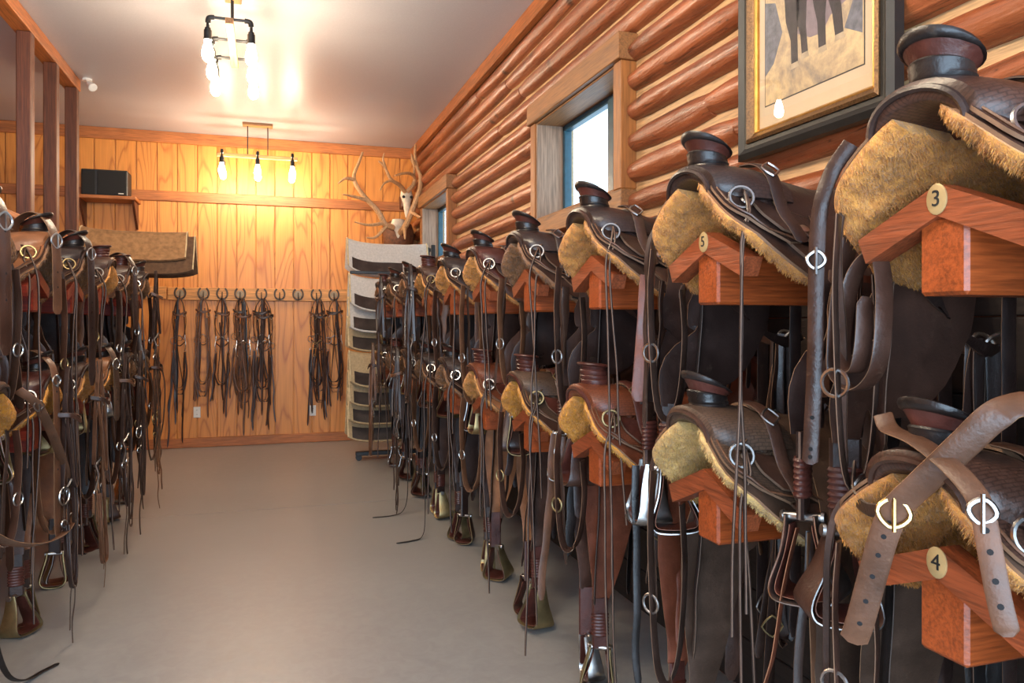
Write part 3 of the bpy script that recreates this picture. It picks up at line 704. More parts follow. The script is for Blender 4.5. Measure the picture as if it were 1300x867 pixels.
SM['wrap', 1] = horn([(.0, .010), (.046, .010), (.0475, .015), (.047, .024), (.044, .027), (.0455, .029), (.046, .037), (.043, .040), (.045, .043), (.0455, .053), (.042, .056), (.044, .060), (.0, .061)], tilt=5).mesh('horn_wrap')
def seat(a, b):
    x = -.11 - .43 * a; v = 2 * b - 1
    zc = lin([(-.56, .215), (-.52, .185), (-.46, .135), (-.38, .110), (-.28, .106), (-.18, .126), (-.10, .152)], x)
    bb = lin([(-.56, .165), (-.45, .18), (-.3, .145), (-.1, .125)], x)
    ze = zskirt(x, bb) + .016
    return Vector((x, v * bb, zc + (ze - zc) * abs(v) ** 2.4))
SM['seat'] = MB().sheet(seat, 18, 18, .008).mesh('seat', True, 60)
SM['seat_band'] = MB().strap([seat(.04, b / 16) + Vector((0, 0, .006)) for b in range(17)], (1, 0, .2), .03, .005, False).mesh('seat_band')
def cant(a, b):
    th = R(-80 + 160 * a); h = b
    return Vector((-.535 - .045 * h - .02 * math.cos(th) + .10 * (1 - math.cos(th)), .182 * math.sin(th), .035 + (.03 + .165 * max(0, math.cos(th)) ** .8) * h))
SM['cantle'] = MB().sheet(cant, 20, 6, .016).mesh('cantle', True, 60)
SM['cantle_rim'] = MB().tube([cant(i / 24, 1) for i in range(25)], .010, 8).mesh('cantle_rim')
def fender_mesh(s, drop):
    p = [skx(-.27, .35, .024, s), skx(-.27, .7, .026, s), skx(-.265, 1.0, .022, s)]
    q = p[-1]; yo = s * .012; xe = -.07 if drop < .8 else -.16
    p += [q + Vector((.02, yo, -.08)), q + Vector((.06, yo * 1.5, -.18)), Vector((xe - .02, q.y + yo * 2, -drop + .27)), Vector((xe, q.y + yo * 2, -drop + .17))]
    P = cr(p, 5)
    return MB().strap(P, (1, 0, 0), lambda t: lin([(0, .15), (.3, .24), (.5, .27), (.7, .20), (.85, .10), (1, .062)], t), .006, False), Vector((xe, q.y + yo * 2, -drop + .18))
def stirrup_mb(kind):
    """bell stirrup: band round the opening, opening normal = x, origin at the bolt"""
    a = [(-.030, .0), (-.033, -.03), (-.044, -.08), (-.064, -.13), (-.066, -.155), (-.050, -.170), (0, -.174)] if kind else [(-.036, 0), (-.038, -.03), (-.05, -.09), (-.058, -.14), (-.045, -.165), (-.02, -.174), (0, -.175)]
    pts = [(0, y, z) for y, z in a] + [(0, -y, z) for y, z in reversed(a[:-1])]
    m = MB().strap(cr(pts, 3), (1, 0, 0), lambda t: .045 + (.075 if kind else .035) * math.sin(math.pi * t) ** 1.5, .009, False)
    return m
ST = {}
for kd in (0, 1):
    ST['band', kd] = stirrup_mb(kd).mesh('stirrup_band')
    a = [(-.023, -.02), (-.026, -.04), (-.037, -.085), (-.055, -.135), (-.055, -.155), (-.04, -.162), (0, -.165)]
    pts = [(0, y, z) for y, z in a] + [(0, -y, z) for y, z in reversed(a[:-1])]
    ST['lining', kd] = MB().strap(cr(pts, 3), (1, 0, 0), lambda t: .040 + (.060 if kd else .03) * math.sin(math.pi * t) ** 1.5, .005, False).mesh('stirrup_lining')
ST['bolt'] = MB().tube([(0, -.045, -.006), (0, .045, -.006)], .010, 10).lathe([(0, 0), (.014, 0), (.012, .006), (0, .007)], 10, M=Matrix.Translation((0, .04, -.006)) @ Matrix.Rotation(R(-90), 4, 'X')).lathe([(0, 0), (.014, 0), (.012, .006), (0, .007)], 10, M=Matrix.Translation((0, -.04, -.006)) @ Matrix.Rotation(R(90), 4, 'X')).mesh('stirrup_bolt')
ST['leather'] = MB().strap([(0, 0, .17), (0, 0, .08), (0, 0, 0), (0, 0, -.012)], (1, 0, 0), .058, .016, False).mesh('stirrup_leather')
ST['wrap'] = MB().lathe([(0, .03)] + [q_ for k in range(7) for q_ in ((.030, .032 + k * .012), (.034, .037 + k * .012), (.030, .0425 + k * .012))] + [(0, .118)], 14, M=Matrix.Scale(.55, 4, (0, 1, 0))).mesh('stirrup_wrap')
FM = {}

LE = {'dark': m_leather('dark_brown_leather', srgb(50, 34, 29), .36), 'choc': m_leather('chocolate_leather', srgb(66, 42, 32), .36), 'red': m_leather('russet_leather', srgb(112, 58, 36), .4, True),
      'tan': m_leather('tan_leather', srgb(146, 94, 60)), 'grey': m_leather('weathered_leather', srgb(82, 60, 46), .45, True), 'black': m_leather('black_leather', srgb(30, 23, 21), .36),
      'rein': m_leather('rein_leather', srgb(56, 38, 30), .42), 'worn': m_leather('worn_strap_leather', srgb(96, 62, 42), .45), 'ox': m_leather('oxblood_leather', srgb(74, 36, 28), .36)}
LE['greyp'] = m_leather('weathered_plain', srgb(74, 54, 42), .42); LE['redp'] = m_leather('russet_plain', srgb(108, 56, 36), .38)
LE['choct'] = m_leather('chocolate_tooled', srgb(72, 47, 37), .36, True); LE['darkt'] = m_leather('dark_tooled', srgb(56, 40, 35), .36, True)
for k_, c_ in (('dark', (104, 78, 60)), ('choc', (122, 90, 66)), ('red', (150, 100, 64)), ('tan', (176, 130, 88)), ('grey', (140, 112, 86)), ('black', (74, 58, 48)), ('rein', (112, 82, 60)), ('worn', (150, 112, 80)), ('ox', (128, 82, 60)), ('choct', (122, 90, 66)), ('greyp', (140, 112, 86)), ('redp', (150, 100, 64)), ('darkt', (104, 78, 60))):
    EDGE[LE[k_].name] = m_plain('cut_edge_' + k_, srgb(*c_), .6)
FL = {'tan': m_fleece('tan_fleece', srgb(212, 144, 68)), 'gold': m_fleece('golden_fleece', srgb(222, 148, 50)), 'pale': m_fleece('pale_fleece', srgb(218, 172, 100)), 'brown': m_fleece('brown_felt', srgb(146, 98, 56))}

def hang(p, L, rng, sway=.03, n=6, lean=(0, 0)):
    """points of a strap hanging freely from p"""
    p = Vector(p); out = [p]
    for i in range(1, n + 1):
        t = i / n
        out.append(p + Vector((lean[0] * t + rng.uniform(-sway, sway) * .12, lean[1] * t + rng.uniform(-sway, sway) * .12, -L * t)))
    return cr(out, 4)
def uloop(p, q_, L, rng, bulge=.03):
    """strap hanging from p, turning at depth L and coming back up to q_"""
    p, q_ = Vector(p), Vector(q_); d = (q_ - p); b = Vector((d.x, d.y, 0)); mid = (p + q_) / 2; lo = min(p.z, q_.z)
    return cr([p, p + Vector((0, 0, -L * .4)) - b * .10, p.lerp(q_, .10) * 1 + Vector((0, 0, -L * .85)) - Vector((0, 0, p.lerp(q_, .10).z - lo)), Vector((mid.x, mid.y, lo - L)),
               p.lerp(q_, .9) + Vector((0, 0, -L * .85 - (p.lerp(q_, .9).z - lo))), q_ + Vector((0, 0, -L * .4)) + b * .10, q_], 6)

def make_saddle(loc, rz, near, style, rng, drop, label, group, strings=(.5, .9), detail=2, extra=0):
    """near = +1/-1: the local side that faces the camera"""
    L1, L2, FLC, hk, tool = style
    o = empty('saddle', loc, rz); tag(o, label, 'saddle', group)
    l1, l2 = LE.get(L1 + 'p', LE[L1]), LE[L2]; tl = LE[tool + 't'] if tool + 't' in LE else LE[tool]; met = M['nickel'] if rng.random() < .75 else M['oldbrass']
    for s in (1, -1):
        k = link('skirt', SM['skirt', s], o, l1); link('skirt_welt', SM['welt', s], k, LE['black'])
        link('fleece', SM['fleece', s], o, FL[FLC])
        fj = link('front_jockey', SM['front_jockey', s], o, tl); rj = link('rear_jockey', SM['rear_jockey', s], o, tl)
        sj = link('seat_jockey', SM['seat_jockey', s], o, l1)
        if s == near:
            for part, nm_ in ((fj, 'front'), (rj, 'rear'), (sj, 'seat')): link('edge_stitching', SM['border_' + nm_, s], part, LE['worn'])
            link('latigo_keeper', SM['keeper', s], o, l2); link('rosette', SM['rosette', s], o, tl)
            fs = link('fork_strap', SM['fork_strap', s], o, l2); link('buckle', SM['fork_buckle', s], fs, met)
        g_ = link('rigging_plate', SM['rigging', s], o, l2); link('cinch_ring', SM['ring2', s], g_, met)
        
        if s == near:
            for cm in SM['conchos', s]: link('concho', cm, o, met)
        link('rigging_ring', SM['ring', s], o, met)
        key = (s, round(drop, 2))
        if key not in FM:
            mb, pt = fender_mesh(s, drop); FM[key] = (mb.mesh('fender'), pt)
        fm, pt = FM[key]; link('fender', fm, o, l1)
        sl = link('stirrup_leather', ST['leather'], o, l2); sl.location = pt + Vector((0, 0, -.17)); sl.rotation_euler.z = R(rng.uniform(-40, 40))
        if rng.random() < .7: link('stirrup_wrap', ST['wrap'], sl, LE['ox'])
        kd = 1 if rng.random() < .6 else 0
        st = link('stirrup', ST['band', kd], o, rng.choice([M['oldbrass'], M['oldbrass'], M['nickel'], LE['choc']])); st.location = pt + Vector((0, 0, -.175)); st.rotation_euler = (R(rng.uniform(-6, 6)), R(rng.uniform(-8, 8)), R(rng.uniform(-20, 75) * near))
        link('stirrup_lining', ST['lining', kd], st, LE['ox']); link('stirrup_bolt', ST['bolt'], st, M['nickel'])
    link('fork', SM['fork'], o, tl); link('fork_welt', SM['fork_welt'], o, l2); link('gullet', SM['gullet'], o, LE['ox'])
    h = link('horn', SM['horn', hk], o, LE['ox' if hk == 0 else L2]); link('horn_cap', SM['cap', hk], h, LE['black' if hk == 0 else 'ox']); link('horn_wrap', SM['wrap', hk], h, LE['ox' if hk else 'black'])
    link('seat', SM['seat'], o, l1); link('seat_band', SM['seat_band'], o, l2)
    c_ = link('cantle', SM['cantle'], o, l1); link('cantle_rim', SM['cantle_rim'], c_, l2)
    dn = drop - .06
    # saddle strings tied at the front ring
    for s in (near, near, -near):
        p = sk(.07, .42, .030, s) + Vector((rng.uniform(-.02, .02), 0, -.02))
        L = rng.uniform(*strings) if s == near else .45
        P = [sk(.16, .18, .02, s), sk(.10, .32, .032, s), p + Vector((.01, s * .015, -.02))] + hang(p + Vector((.03, s * .02, -.09)), L, rng, .03, 5, (rng.uniform(-.05, .05), s * .02))[::4]
        MB().strap(cr(P, 4), (.6, s, 0), .013, .006).build('saddle_string', LE['rein'], o)
    # tie knot of latigo keeper
    if detail > 0:
        # latigo folded in hanging loops on the near side
        for k, s in enumerate((near, -near)):
            p = sk(.26, 1.60, .014, s)
            P = uloop(p + Vector((-.012, 0, 0)), p + Vector((.03, s * .012, .015)), rng.uniform(.22, .42), rng)
            MB().strap(P, (.35, s * .15, 0) if rng.random() < .5 else (1, s, 0), .042, .005, False).build('latigo', LE[rng.choice(['choc', 'black', 'dark'])], o)
            P = hang(p + Vector((.02, s * .012, 0)), rng.uniform(.3, dn - .10), rng, .03, 5, (rng.uniform(-.05, .08), s * .015))
            lt = MB().strap(P, (1, s * rng.uniform(-.3, .9), 0), rng.uniform(.034, .046), .005).build('latigo', LE[rng.choice(['choc', 'worn', 'dark', 'rein'])], o)
            e_ = P[int(len(P) * .6)]; MB().ring(e_ + Vector((.004, s * .008, 0)), (.3, s, 0), .026, .0032, 16, 6, .55).build('buckle', met, lt)
        # flank billets at the back
        for k in range(2):
            s = (near, -near)[k]; p = skx(-.47, .95, .016, s)
            bl = MB().strap(cr([skx(-.47, .55, .02, s), skx(-.47, .8, .02, s)] + hang(p, rng.uniform(.3, .55), rng, .02, 4, (0, s * .01))[::4], 4), (1, 0, 0), .04, .005).build('flank_billet', LE['dark'], o)
        # cinch hanging below the far side and breast strap below the front
        p = sk(.12, .98, .01, -near)
        MB().strap(hang(p, rng.uniform(.35, .6), rng, .03, 5, (.03, 0)), (.5, near, 0), .05, .006).build('cinch_billet', LE[rng.choice(['black', 'dark'])], o)
    if detail > 1:
        s = near; p = sk(.02, .30, .03, -s)
        a = Vector((.045, -s * .10, .02)); b = Vector((.035, s * .06, -.16))
        P = uloop(a + Vector((0, -s * .06, -.05)), Vector((-.05, -s * .18, -.13)), rng.uniform(.3, .5), rng)
        bc = MB().strap(P, (.8, s * .6, 0), .036, .005, False).build('breast_strap', LE[rng.choice(['worn', 'rein', 'choc'])], o)
        MB().ring(P[len(P) // 4] + Vector((.006, 0, 0)), (1, s * .4, 0), .024, .0035).build('strap_ring', met, bc)
        for k in range(5 + extra):
            x = rng.uniform(-.45, .0); P = hang(skx(x, .98, .03, s), rng.uniform(.25, dn - .1), rng, .04, 6, (rng.uniform(-.03, .10), s * rng.uniform(0, .03)))
            MB().strap(P, (1, s * rng.uniform(-.5, 1), 0), rng.uniform(.018, .045), .004).build('tie_strap', LE[rng.choice(['rein', 'worn', 'choc', 'dark', 'black', 'redp', 'worn'][:7 if extra else 5])], o)
    return o

# ---- racks
RB = {}
def rack_meshes(L, key):
    """peaked frame: a rafter pair at each end of a beam"""
    hw_, dr, th = .168, .072, .046; a = math.atan2(dr, hw_)
    for s in (1, -1):
        n_ = Vector((0, s * math.sin(a), math.cos(a))); top = [Vector((0, 0, 0)), Vector((0, s * hw_, -dr))]
        prof = [top[0], top[1], top[1] - n_ * th, Vector((0, 0, -th / math.cos(a)))]
        RB[key, 'roof', s] = MB().loft([[q_ + Vector((x, 0, 0)) for q_ in (prof if s > 0 else prof[::-1])] for x in (-.045, 0)]).mesh('rafter', False)
    RB[key, 'beam'] = MB().bbox((-L, -.045, -.175), (-.010, .045, -.050), .006).mesh('support_beam', False)
rack_meshes(.695, 'R'); rack_meshes(.675, 'L')
M['tagm'] = m_plain('brass_tag', srgb(190, 160, 110), .45, metal=.3); M['ink'] = m_plain('black_numeral', (.01, .01, .01, 1), .6)
def numeral(txt, size, parent, mat, Mx):
    cu = bpy.data.curves.new('numeral', 'FONT'); cu.body = txt; cu.size = size; cu.align_x = 'CENTER'; cu.align_y = 'CENTER'; cu.extrude = .0006
    t_ = bpy.data.objects.new('numeral', cu); COL.objects.link(t_); dg = bpy.context.evaluated_depsgraph_get(); me = bpy.data.meshes.new_from_object(t_.evaluated_get(dg))
    bpy.data.objects.remove(t_); me.transform(Mx); me.materials.clear(); me.materials.append(mat); o = link('numeral', me, parent); return o
def make_rack(loc, rz, key, label, group, num=None, mt='rack'):
    o = empty('saddle_rack', loc, rz); tag(o, label, 'saddle rack', group)
    
    for x_ in (0, -.60):
        for s in (1, -1): link('rafter', RB[key, 'roof', s], o, M[mt]).location.x = x_
    link('support_beam', RB[key, 'beam'], o, M[mt if mt != 'rack' else 'rackend'])
    if num:
        X = Matrix.Translation((.0, 0, -.024)) @ Matrix.Rotation(R(90), 4, 'Z') @ Matrix.Rotation(R(90), 4, 'X')
        g_ = MB().lathe([(0, 0), (.019, 0), (.019, .002), (.017, .003), (0, .003)], 20, M=X @ Matrix.Scale(1.3, 4, (0, 1, 0))).build('number_tag', M['tagm'], o)
        numeral(num, .036, g_, M['ink'], X @ Matrix.Translation((0, 0, .0034)))
    return o

ZU, ZL = 1.592, 1.022
COLS = [.93 + .67 * k for k in range(10)]
STY_U = [('choc', 'dark', 'tan', 0, 'choc'), ('dark', 'dark', 'tan', 0, 'dark'), ('dark', 'choc', 'tan', 0, 'dark'), ('dark', 'dark', 'brown', 0, 'dark'), ('choc', 'dark', 'tan', 0, 'ox'), ('dark', 'black', 'tan', 0, 'dark'), ('choc', 'dark', 'tan', 1, 'choc'), ('dark', 'dark', 'brown', 0, 'dark'), ('choc', 'dark', 'brown', 0, 'dark'), ('dark', 'dark', 'brown', 1, 'dark')]
STY_L = [('grey', 'choc', 'tan', 0, 'choc'), ('grey', 'choc', 'pale', 0, 'grey'), ('red', 'ox', 'gold', 1, 'red'), ('choc', 'ox', 'gold', 1, 'grey'), ('tan', 'ox', 'tan', 1, 'red'), ('dark', 'dark', 'brown', 0, 'dark'), ('choc', 'dark', 'brown', 0, 'dark'), ('dark', 'dark', 'brown', 0, 'dark'), ('choc', 'dark', 'brown', 1, 'dark'), ('dark', 'dark', 'brown', 0, 'dark')]
LDESC = {'dark': 'dark brown', 'choc': 'chocolate brown', 'grey': 'weathered brown', 'red': 'russet basket-tooled', 'tan': 'tan leather'}
FDESC = {'tan': 'tan fleece', 'gold': 'golden fleece', 'pale': 'pale fleece', 'brown': 'brown felt lining'}
NUM = {('u', 0): '3', ('l', 0): '4', ('u', 1): '5'}
for k, y in enumerate(COLS):
    for row, zz, sty in (('u', ZU, STY_U[k]), ('l', ZL, STY_L[k])):
        rr = random.Random(100 * k + (7 if row == 'u' else 3)); rn = 'upper' if row == 'u' else 'lower'
        nth = ('nearest', 'second', 'third', 'fourth', 'fifth', 'sixth', 'seventh', 'eighth', 'ninth', 'tenth')[k] + (' ' if k == 0 else ' ') 
        where = ('nearest the camera' if k == 0 else ORD[k] + ' from the camera') + ', %s row, log wall' % rn
        nm = NUM.get((row, k))
        make_rack((1.0, y, zz), math.pi, 'R', ('peaked wooden saddle rack tagged %s, ' % nm if nm else 'peaked wooden saddle rack, ') + where, 'saddle racks on the log wall', nm)
        make_saddle((1.0 - .004, y, zz), math.pi, 1, sty, rr, (.63 if row == 'u' else .85) + rr.uniform(-.02, .02), '%s saddle with %s, %s' % (LDESC[sty[0]], FDESC[sty[2]], where), 'saddles on the log wall', (.75, 1.05) if k < 3 else (.5, .9), 2 if k < 7 else 1, 5 if k < 4 else 0)
LY = [2.94 + .64 * k for k in range(6)]
STY_LL = [('dark', 'dark', 'brown', 0, 'choc'), ('choc', 'dark', 'brown', 0, 'tan'), ('dark', 'choc', 'brown', 0, 'dark'), ('choc', 'dark', 'tan', 1, 'choc'), ('choc', 'dark', 'brown', 1, 'choc'), ('dark', 'dark', 'brown', 0, 'dark')]
STY_LW = [('choc', 'dark', 'gold', 0, 'choc'), ('choc', 'dark', 'gold', 0, 'ox'), ('tan', 'dark', 'tan', 0, 'choc'), ('dark', 'choc', 'tan', 0, 'tan'), ('choc', 'dark', 'brown', 0, 'dark'), ('dark', 'dark', 'brown', 1, 'dark')]
XLE = -.90
for k, y in enumerate(LY):
    for row, zz, sty in (('u', ZU, STY_LL[k]), ('l', ZL, STY_LW[k])):
        rr = random.Random(900 + 100 * k + (7 if row == 'u' else 3)); rn = 'upper' if row == 'u' else 'lower'
        where = ('nearest the camera' if k == 0 else ORD[k] + ' from the camera') + ', %s row, left wall' % rn
        make_rack((XLE, y, zz), 0, 'L', 'red-stained peaked saddle rack, ' + where, 'saddle racks on the left half wall', None, 'rackL')
        make_saddle((XLE + .004, y, zz), 0, -1, sty, rr, (.63 if row == 'u' else .85) + rr.uniform(-.02, .02), '%s saddle with %s, %s' % (LDESC[sty[0]], FDESC[sty[2]], where), 'saddles on the left half wall', (.5, .9), 2)
# ============================================================ BRIDLES, STRAPS, PADS
def make_bridle(loc, rz, rng, label, group, L=.52, rein=.75, n_rein=3):
    """origin at the hook; width along local x, front = local -y"""
    o = empty('bridle', loc, rz); tag(o, label, 'bridle', group)
    w = rng.uniform(.055, .08); lt = LE[rng.choice(['rein', 'choc', 'dark', 'worn'])]; met = M['nickel'] if rng.random() < .8 else M['oldbrass']
    J = lambda a: rng.uniform(-a, a)
    P = cr([(-w, -.01, -L), (-w + J(.01), -.015, -L * .6), (-w * .75, -.02, -L * .22), (-.022, -.02, -.03), (0, -.02, .006), (.022, -.02, -.03), (w * .75, -.02, -L * .22), (w + J(.01), -.012, -L * .6), (w, -.005, -L)], 5)
    hd = MB().strap(P, (.25, 1, 0), .020, .005, False).build('headstall', lt, o)
    for s in (-1, 1): MB().ring((s * w * .95, -.026, -L * .42), (0, 1, 0), .014, .0026, 12, 5, .6).build('buckle', met, hd)
    zb = -L * rng.uniform(.28, .42); b = w * 1.25
    MB().strap(cr([(-b, .0, zb + .02), (-b * .8, -.05, zb + J(.02)), (0, -.065, zb - .015), (b * .8, -.05, zb + J(.03)), (b, 0, zb + .01), (b * .5, .02, zb), (-b * .5, .02, zb), (-b, 0, zb + .02)], 4), (0, 0, 1), .020, .005, False).build('browband', LE[rng.choice(['worn', 'choc', 'rein'])], o)
    tl = -L * rng.uniform(.8, 1.25)
    MB().strap(cr([(-w * .8, -.02, -L * .2), (-w * 1.2, -.04, -L * .6), (-w * .5, -.05, tl * .95), (0, -.05, tl), (w * .6, -.045, tl * .95), (w * 1.2, -.03, -L * .6), (w * .8, -.02, -L * .2)], 5), (.3, 1, 0), .012, .004, False).build('throatlatch', lt, o)
    bt = MB().tube(cr([(-w, -.012, -L - .01), (-w * .4, -.03, -L + .02), (0, -.035, -L + .04), (w * .4, -.03, -L + .02), (w, -.008, -L - .01)], 4), .006, 6)
    bit = bt.build('bit', met, o)
    for s in (-1, 1):
        if rng.random() < .6: MB().tube(cr([(s * w, -.012, -L + .045), (s * w, -.016, -L), (s * (w + .008), -.03, -L - .05), (s * (w + .002), -.02, -L - .10), (s * w, -.014, -L - .125)], 4), .005, 6).build('bit_shank', met, bit)
        else: MB().ring((s * w, -.02, -L - .02), (.3, 1, 0), .036, .004, 18, 6).build('bit_ring', met, bit)
        MB().ring((s * w, -.02, -L - .135), (.5, 1, 0), .016, .003, 12, 5).build('rein_ring', met, bit)
    MB().strap(cr([(-w, -.015, -L - .03), (0, .0, -L - .075), (w, -.012, -L - .03)], 5), (0, .3, 1), .012, .003, False).build('curb_strap', lt, o)
    for k in range(n_rein):
        s = (-1, 1)[k % 2]; a = Vector((s * w, -.022 - k * .004, -L - .14)); ln = rein * rng.uniform(.55, 1.0); wd = rng.uniform(.013, .02)
        if rng.random() < .5:
            e_ = Vector((J(.05), -.03, -L * rng.uniform(.2, .6))); lo = a.z - ln * .6
            P = cr([a, Vector((a.x + s * .02, a.y - .01, (a.z + lo) / 2)), Vector((a.x * .8, a.y - .01, lo + .03)), Vector((a.x * .2, a.y - .012, lo)), Vector((-a.x * .6, a.y - .01, lo + .05)), Vector((e_.x - s * .03, e_.y - .01, (lo + e_.z) / 2)), e_], 5)
            MB().strap(P, (.4, 1, 0) if rng.random() < .5 else (1, .3, 0), wd, .004, False).build('rein', lt, o)
        else:
            MB().strap(hang(a, ln, rng, .06, 6, (J(.06), J(.015))), (1, rng.uniform(-.6, .6), 0), wd, .004).build('rein', lt, o)
    # loose leather bundle hung with it
    for k in range(2):
        x = J(.035); MB().strap(cr([(x * .4, -.012, .0), (x, -.02, -.06)] + hang((x, -.015, -.12), L + rein * rng.uniform(.2, .8), rng, .05, 5, (J(.05), 0))[::4], 4), (1, rng.uniform(-.5, .5), 0), rng.uniform(.014, .024), .004).build('rein', LE[rng.choice(['rein', 'dark', 'choc', 'black'])], o)
    return o
for i in (0, 1, 2, 3, 4, 7, 8):
    rr = random.Random(40 + i)
    make_bridle((HS[i] + .002, YB - .118, 1.640), 0, rr, 'dark leather bridle with metal bit, hanging from the %s horseshoe hook from the left' % ORD[i], 'bridles on the horseshoe rail', .44 + rr.uniform(-.04, .06), rr.uniform(.8, 1.05), 8)
for i in (3, 4, 7):
    rr = random.Random(80 + i)
    make_bridle((HS[i] + .035, YB - .165, 1.632), 0, rr, 'second bridle hung in front on the %s horseshoe hook from the left' % ORD[i], 'bridles on the horseshoe rail', .50, .9, 7)
for k, y in enumerate(LY):
    for row, zz in (('upper', ZU), ('lower', ZL)):
        rr = random.Random(300 + k * 10 + (row == 'upper'))
        if k == 0 or (row == 'upper' and k not in (5,)): continue
        make_bridle((XLE + .085, y + rr.uniform(-.1, .1), zz + .16), R(90), rr, 'tangled bridle on the %s saddle from the camera, %s row, left wall' % (ORD[k], row), 'bridles on the left saddles', .5, .62, 5)
for k, y in enumerate(COLS):
    if k < 6: continue
    for row, zz in (('upper', ZU), ('lower', ZL)):
        if (k + (row == 'upper')) % 2 == 0: continue
        rr = random.Random(500 + k * 10 + (row == 'upper'))
        make_bridle((1.0 - .085, y + rr.uniform(-.12, .12), zz + .16), R(-90), rr, 'bridle with metal bit on the %s saddle from the camera, %s row, log wall' % (ORD[k], row), 'bridles on the far right saddles', .5, .6, 4)

def free_strap(name, pts, ref, w, mat, label, cat, group=None, th=.005, buckle=None, bm=None, holes=None):
    o = empty(name, pts[0]); tag(o, label, cat, group); b = Vector(pts[0]); P = cr([Vector(p) - b for p in pts], 6)
    MB().strap(P, ref, w, th).build('strap', LE[mat], o)
    if buckle is not None:
        q_ = Vector(pts[buckle]) - b; n_ = Vector(bm[1]); MB().ring(q_ + n_.normalized() * .006, n_, w * .50 if not callable(w) else .03, .004, 20, 6, .35).build('buckle', bm[0], o)
        MB().tube([q_ + n_.normalized() * .01 + Vector((0, 0, .024)), q_ + n_.normalized() * .012 + Vector((0, 0, -.028))], .003, 5).build('buckle_tongue', bm[0], o)
    if holes:
        m_ = []
        for t in holes:
            i = int(t * (len(P) - 1)); p = P[i]; T = (P[min(i + 1, len(P) - 1)] - P[i - 1]).normalized(); N_ = Vector(ref).cross(T).normalized()
            if N_.dot(Vector((0, 0, CAMZ)) - (p + b)) < 0: N_ = -N_
            MB().lathe([(0, 0), (.0042, 0), (.0042, .0006), (0, .0006)], 8, M=Matrix.Translation(p + N_ * th * .5) @ rot_to(N_)).build('hole', M['slot'], o)
    return o
D = (-.70, -.70, 0); PERP = (.65, -.75, .1)
free_strap('breast_collar', [(1.06, .72, 1.27), (1.0, .786, 1.262), (.97, .807, 1.243), (.95, .836, 1.202), (.93, .879, 1.147), (.92, .912, 1.109), (.915, .93, 1.084), (.91, .945, 1.044), (.91, .968, .975), (.91, .995, .891), (.915, 1.016, .85)], PERP, .042, 'worn',
           'thick brown breast collar with brass buckle hung across the saddle on rack 4', 'breast collar', None, .008, 6, (M['brass'], D), [.66, .71, .76, .81, .86, .91])
free_strap('harness_strap', [(.98, 1.02, 1.22), (.97, .994, 1.20), (.95, .919, 1.192), (.93, .845, 1.171), (.92, .798, 1.145), (.915, .779, 1.122), (.91, .765, 1.081), (.91, .75, 1.013), (.915, .741, .967)], PERP, .030, 'worn',
           'stitched brown strap with nickel buckle on the near side of the saddle on rack 4', 'strap', None, .006, 5, (M['nickel'], D), [.72, .78, .84, .90])
free_strap('strap_loop', [(1.0, 1.106, 1.12), (.96, 1.066, 1.082), (.94, 1.013, 1.068), (.92, .946, 1.082)], (0, 0, 1), .022, 'rein', 'narrow dark strap curving over the fleece of the saddle on rack 4', 'strap', None, .005)
free_strap('breast_collar', [(1.04, 1.16, 1.71), (1.02, 1.187, 1.66), (1.0, 1.195, 1.59), (1.0, 1.205, 1.494), (1.0, 1.209, 1.313), (1.0, 1.22, 1.145), (1.0, 1.224, 1.10)], PERP, .030, 'choc', 'long wide strap hanging between the saddles on racks 3 and 5', 'strap', None, .006, 3, (M['nickel'], D), [.8, .88, .94])
free_strap('latigo_coil', [(1.04, 1.16, 1.53), (1.02, 1.165, 1.44), (1.0, 1.156, 1.33), (1.0, 1.150, 1.275), (1.0, 1.10, 1.255), (1.0, 1.055, 1.29), (1.0, 1.04, 1.36), (1.02, 1.06, 1.45), (1.03, 1.09, 1.50), (1.02, 1.13, 1.46), (1.0, 1.135, 1.36), (.99, 1.12, 1.30), (.99, 1.09, 1.29), (.99, 1.075, 1.34), (1.0, 1.08, 1.42)], (1, -.1, 0), .034, 'choc', 'dark latigo strap hanging in coiled loops below the saddle on rack 3', 'strap')
free_strap('fallen_rein', [(.96, 4.90, 1.15), (.95, 4.85, .8), (.955, 4.80, .4), (.955, 4.78, .12), (.93, 4.75, .02), (.86, 4.72, .006), (.76, 4.70, .005)], (.3, 1, 0), .016, 'black', 'black rein from a lower right saddle trailing on the floor, nearer of two', 'rein')
free_strap('fallen_rein', [(.96, 5.55, 1.15), (.95, 5.5, .8), (.96, 5.46, .4), (.955, 5.42, .14), (.92, 5.40, .03), (.84, 5.38, .006), (.70, 5.37, .005)], (.3, 1, 0), .016, 'black', 'black rein from a lower right saddle trailing on the floor, farther of two', 'rein')
free_strap('fallen_rein', [(-.93, 3.08, .9), (-.92, 3.10, .6), (-.925, 3.12, .3), (-.91, 3.2, .1), (-.88, 3.30, .02), (-.84, 3.40, .006), (-.80, 3.46, .005)], (1, .2, 0), .020, 'black', 'black strap end curling onto the floor at the left edge', 'rein')
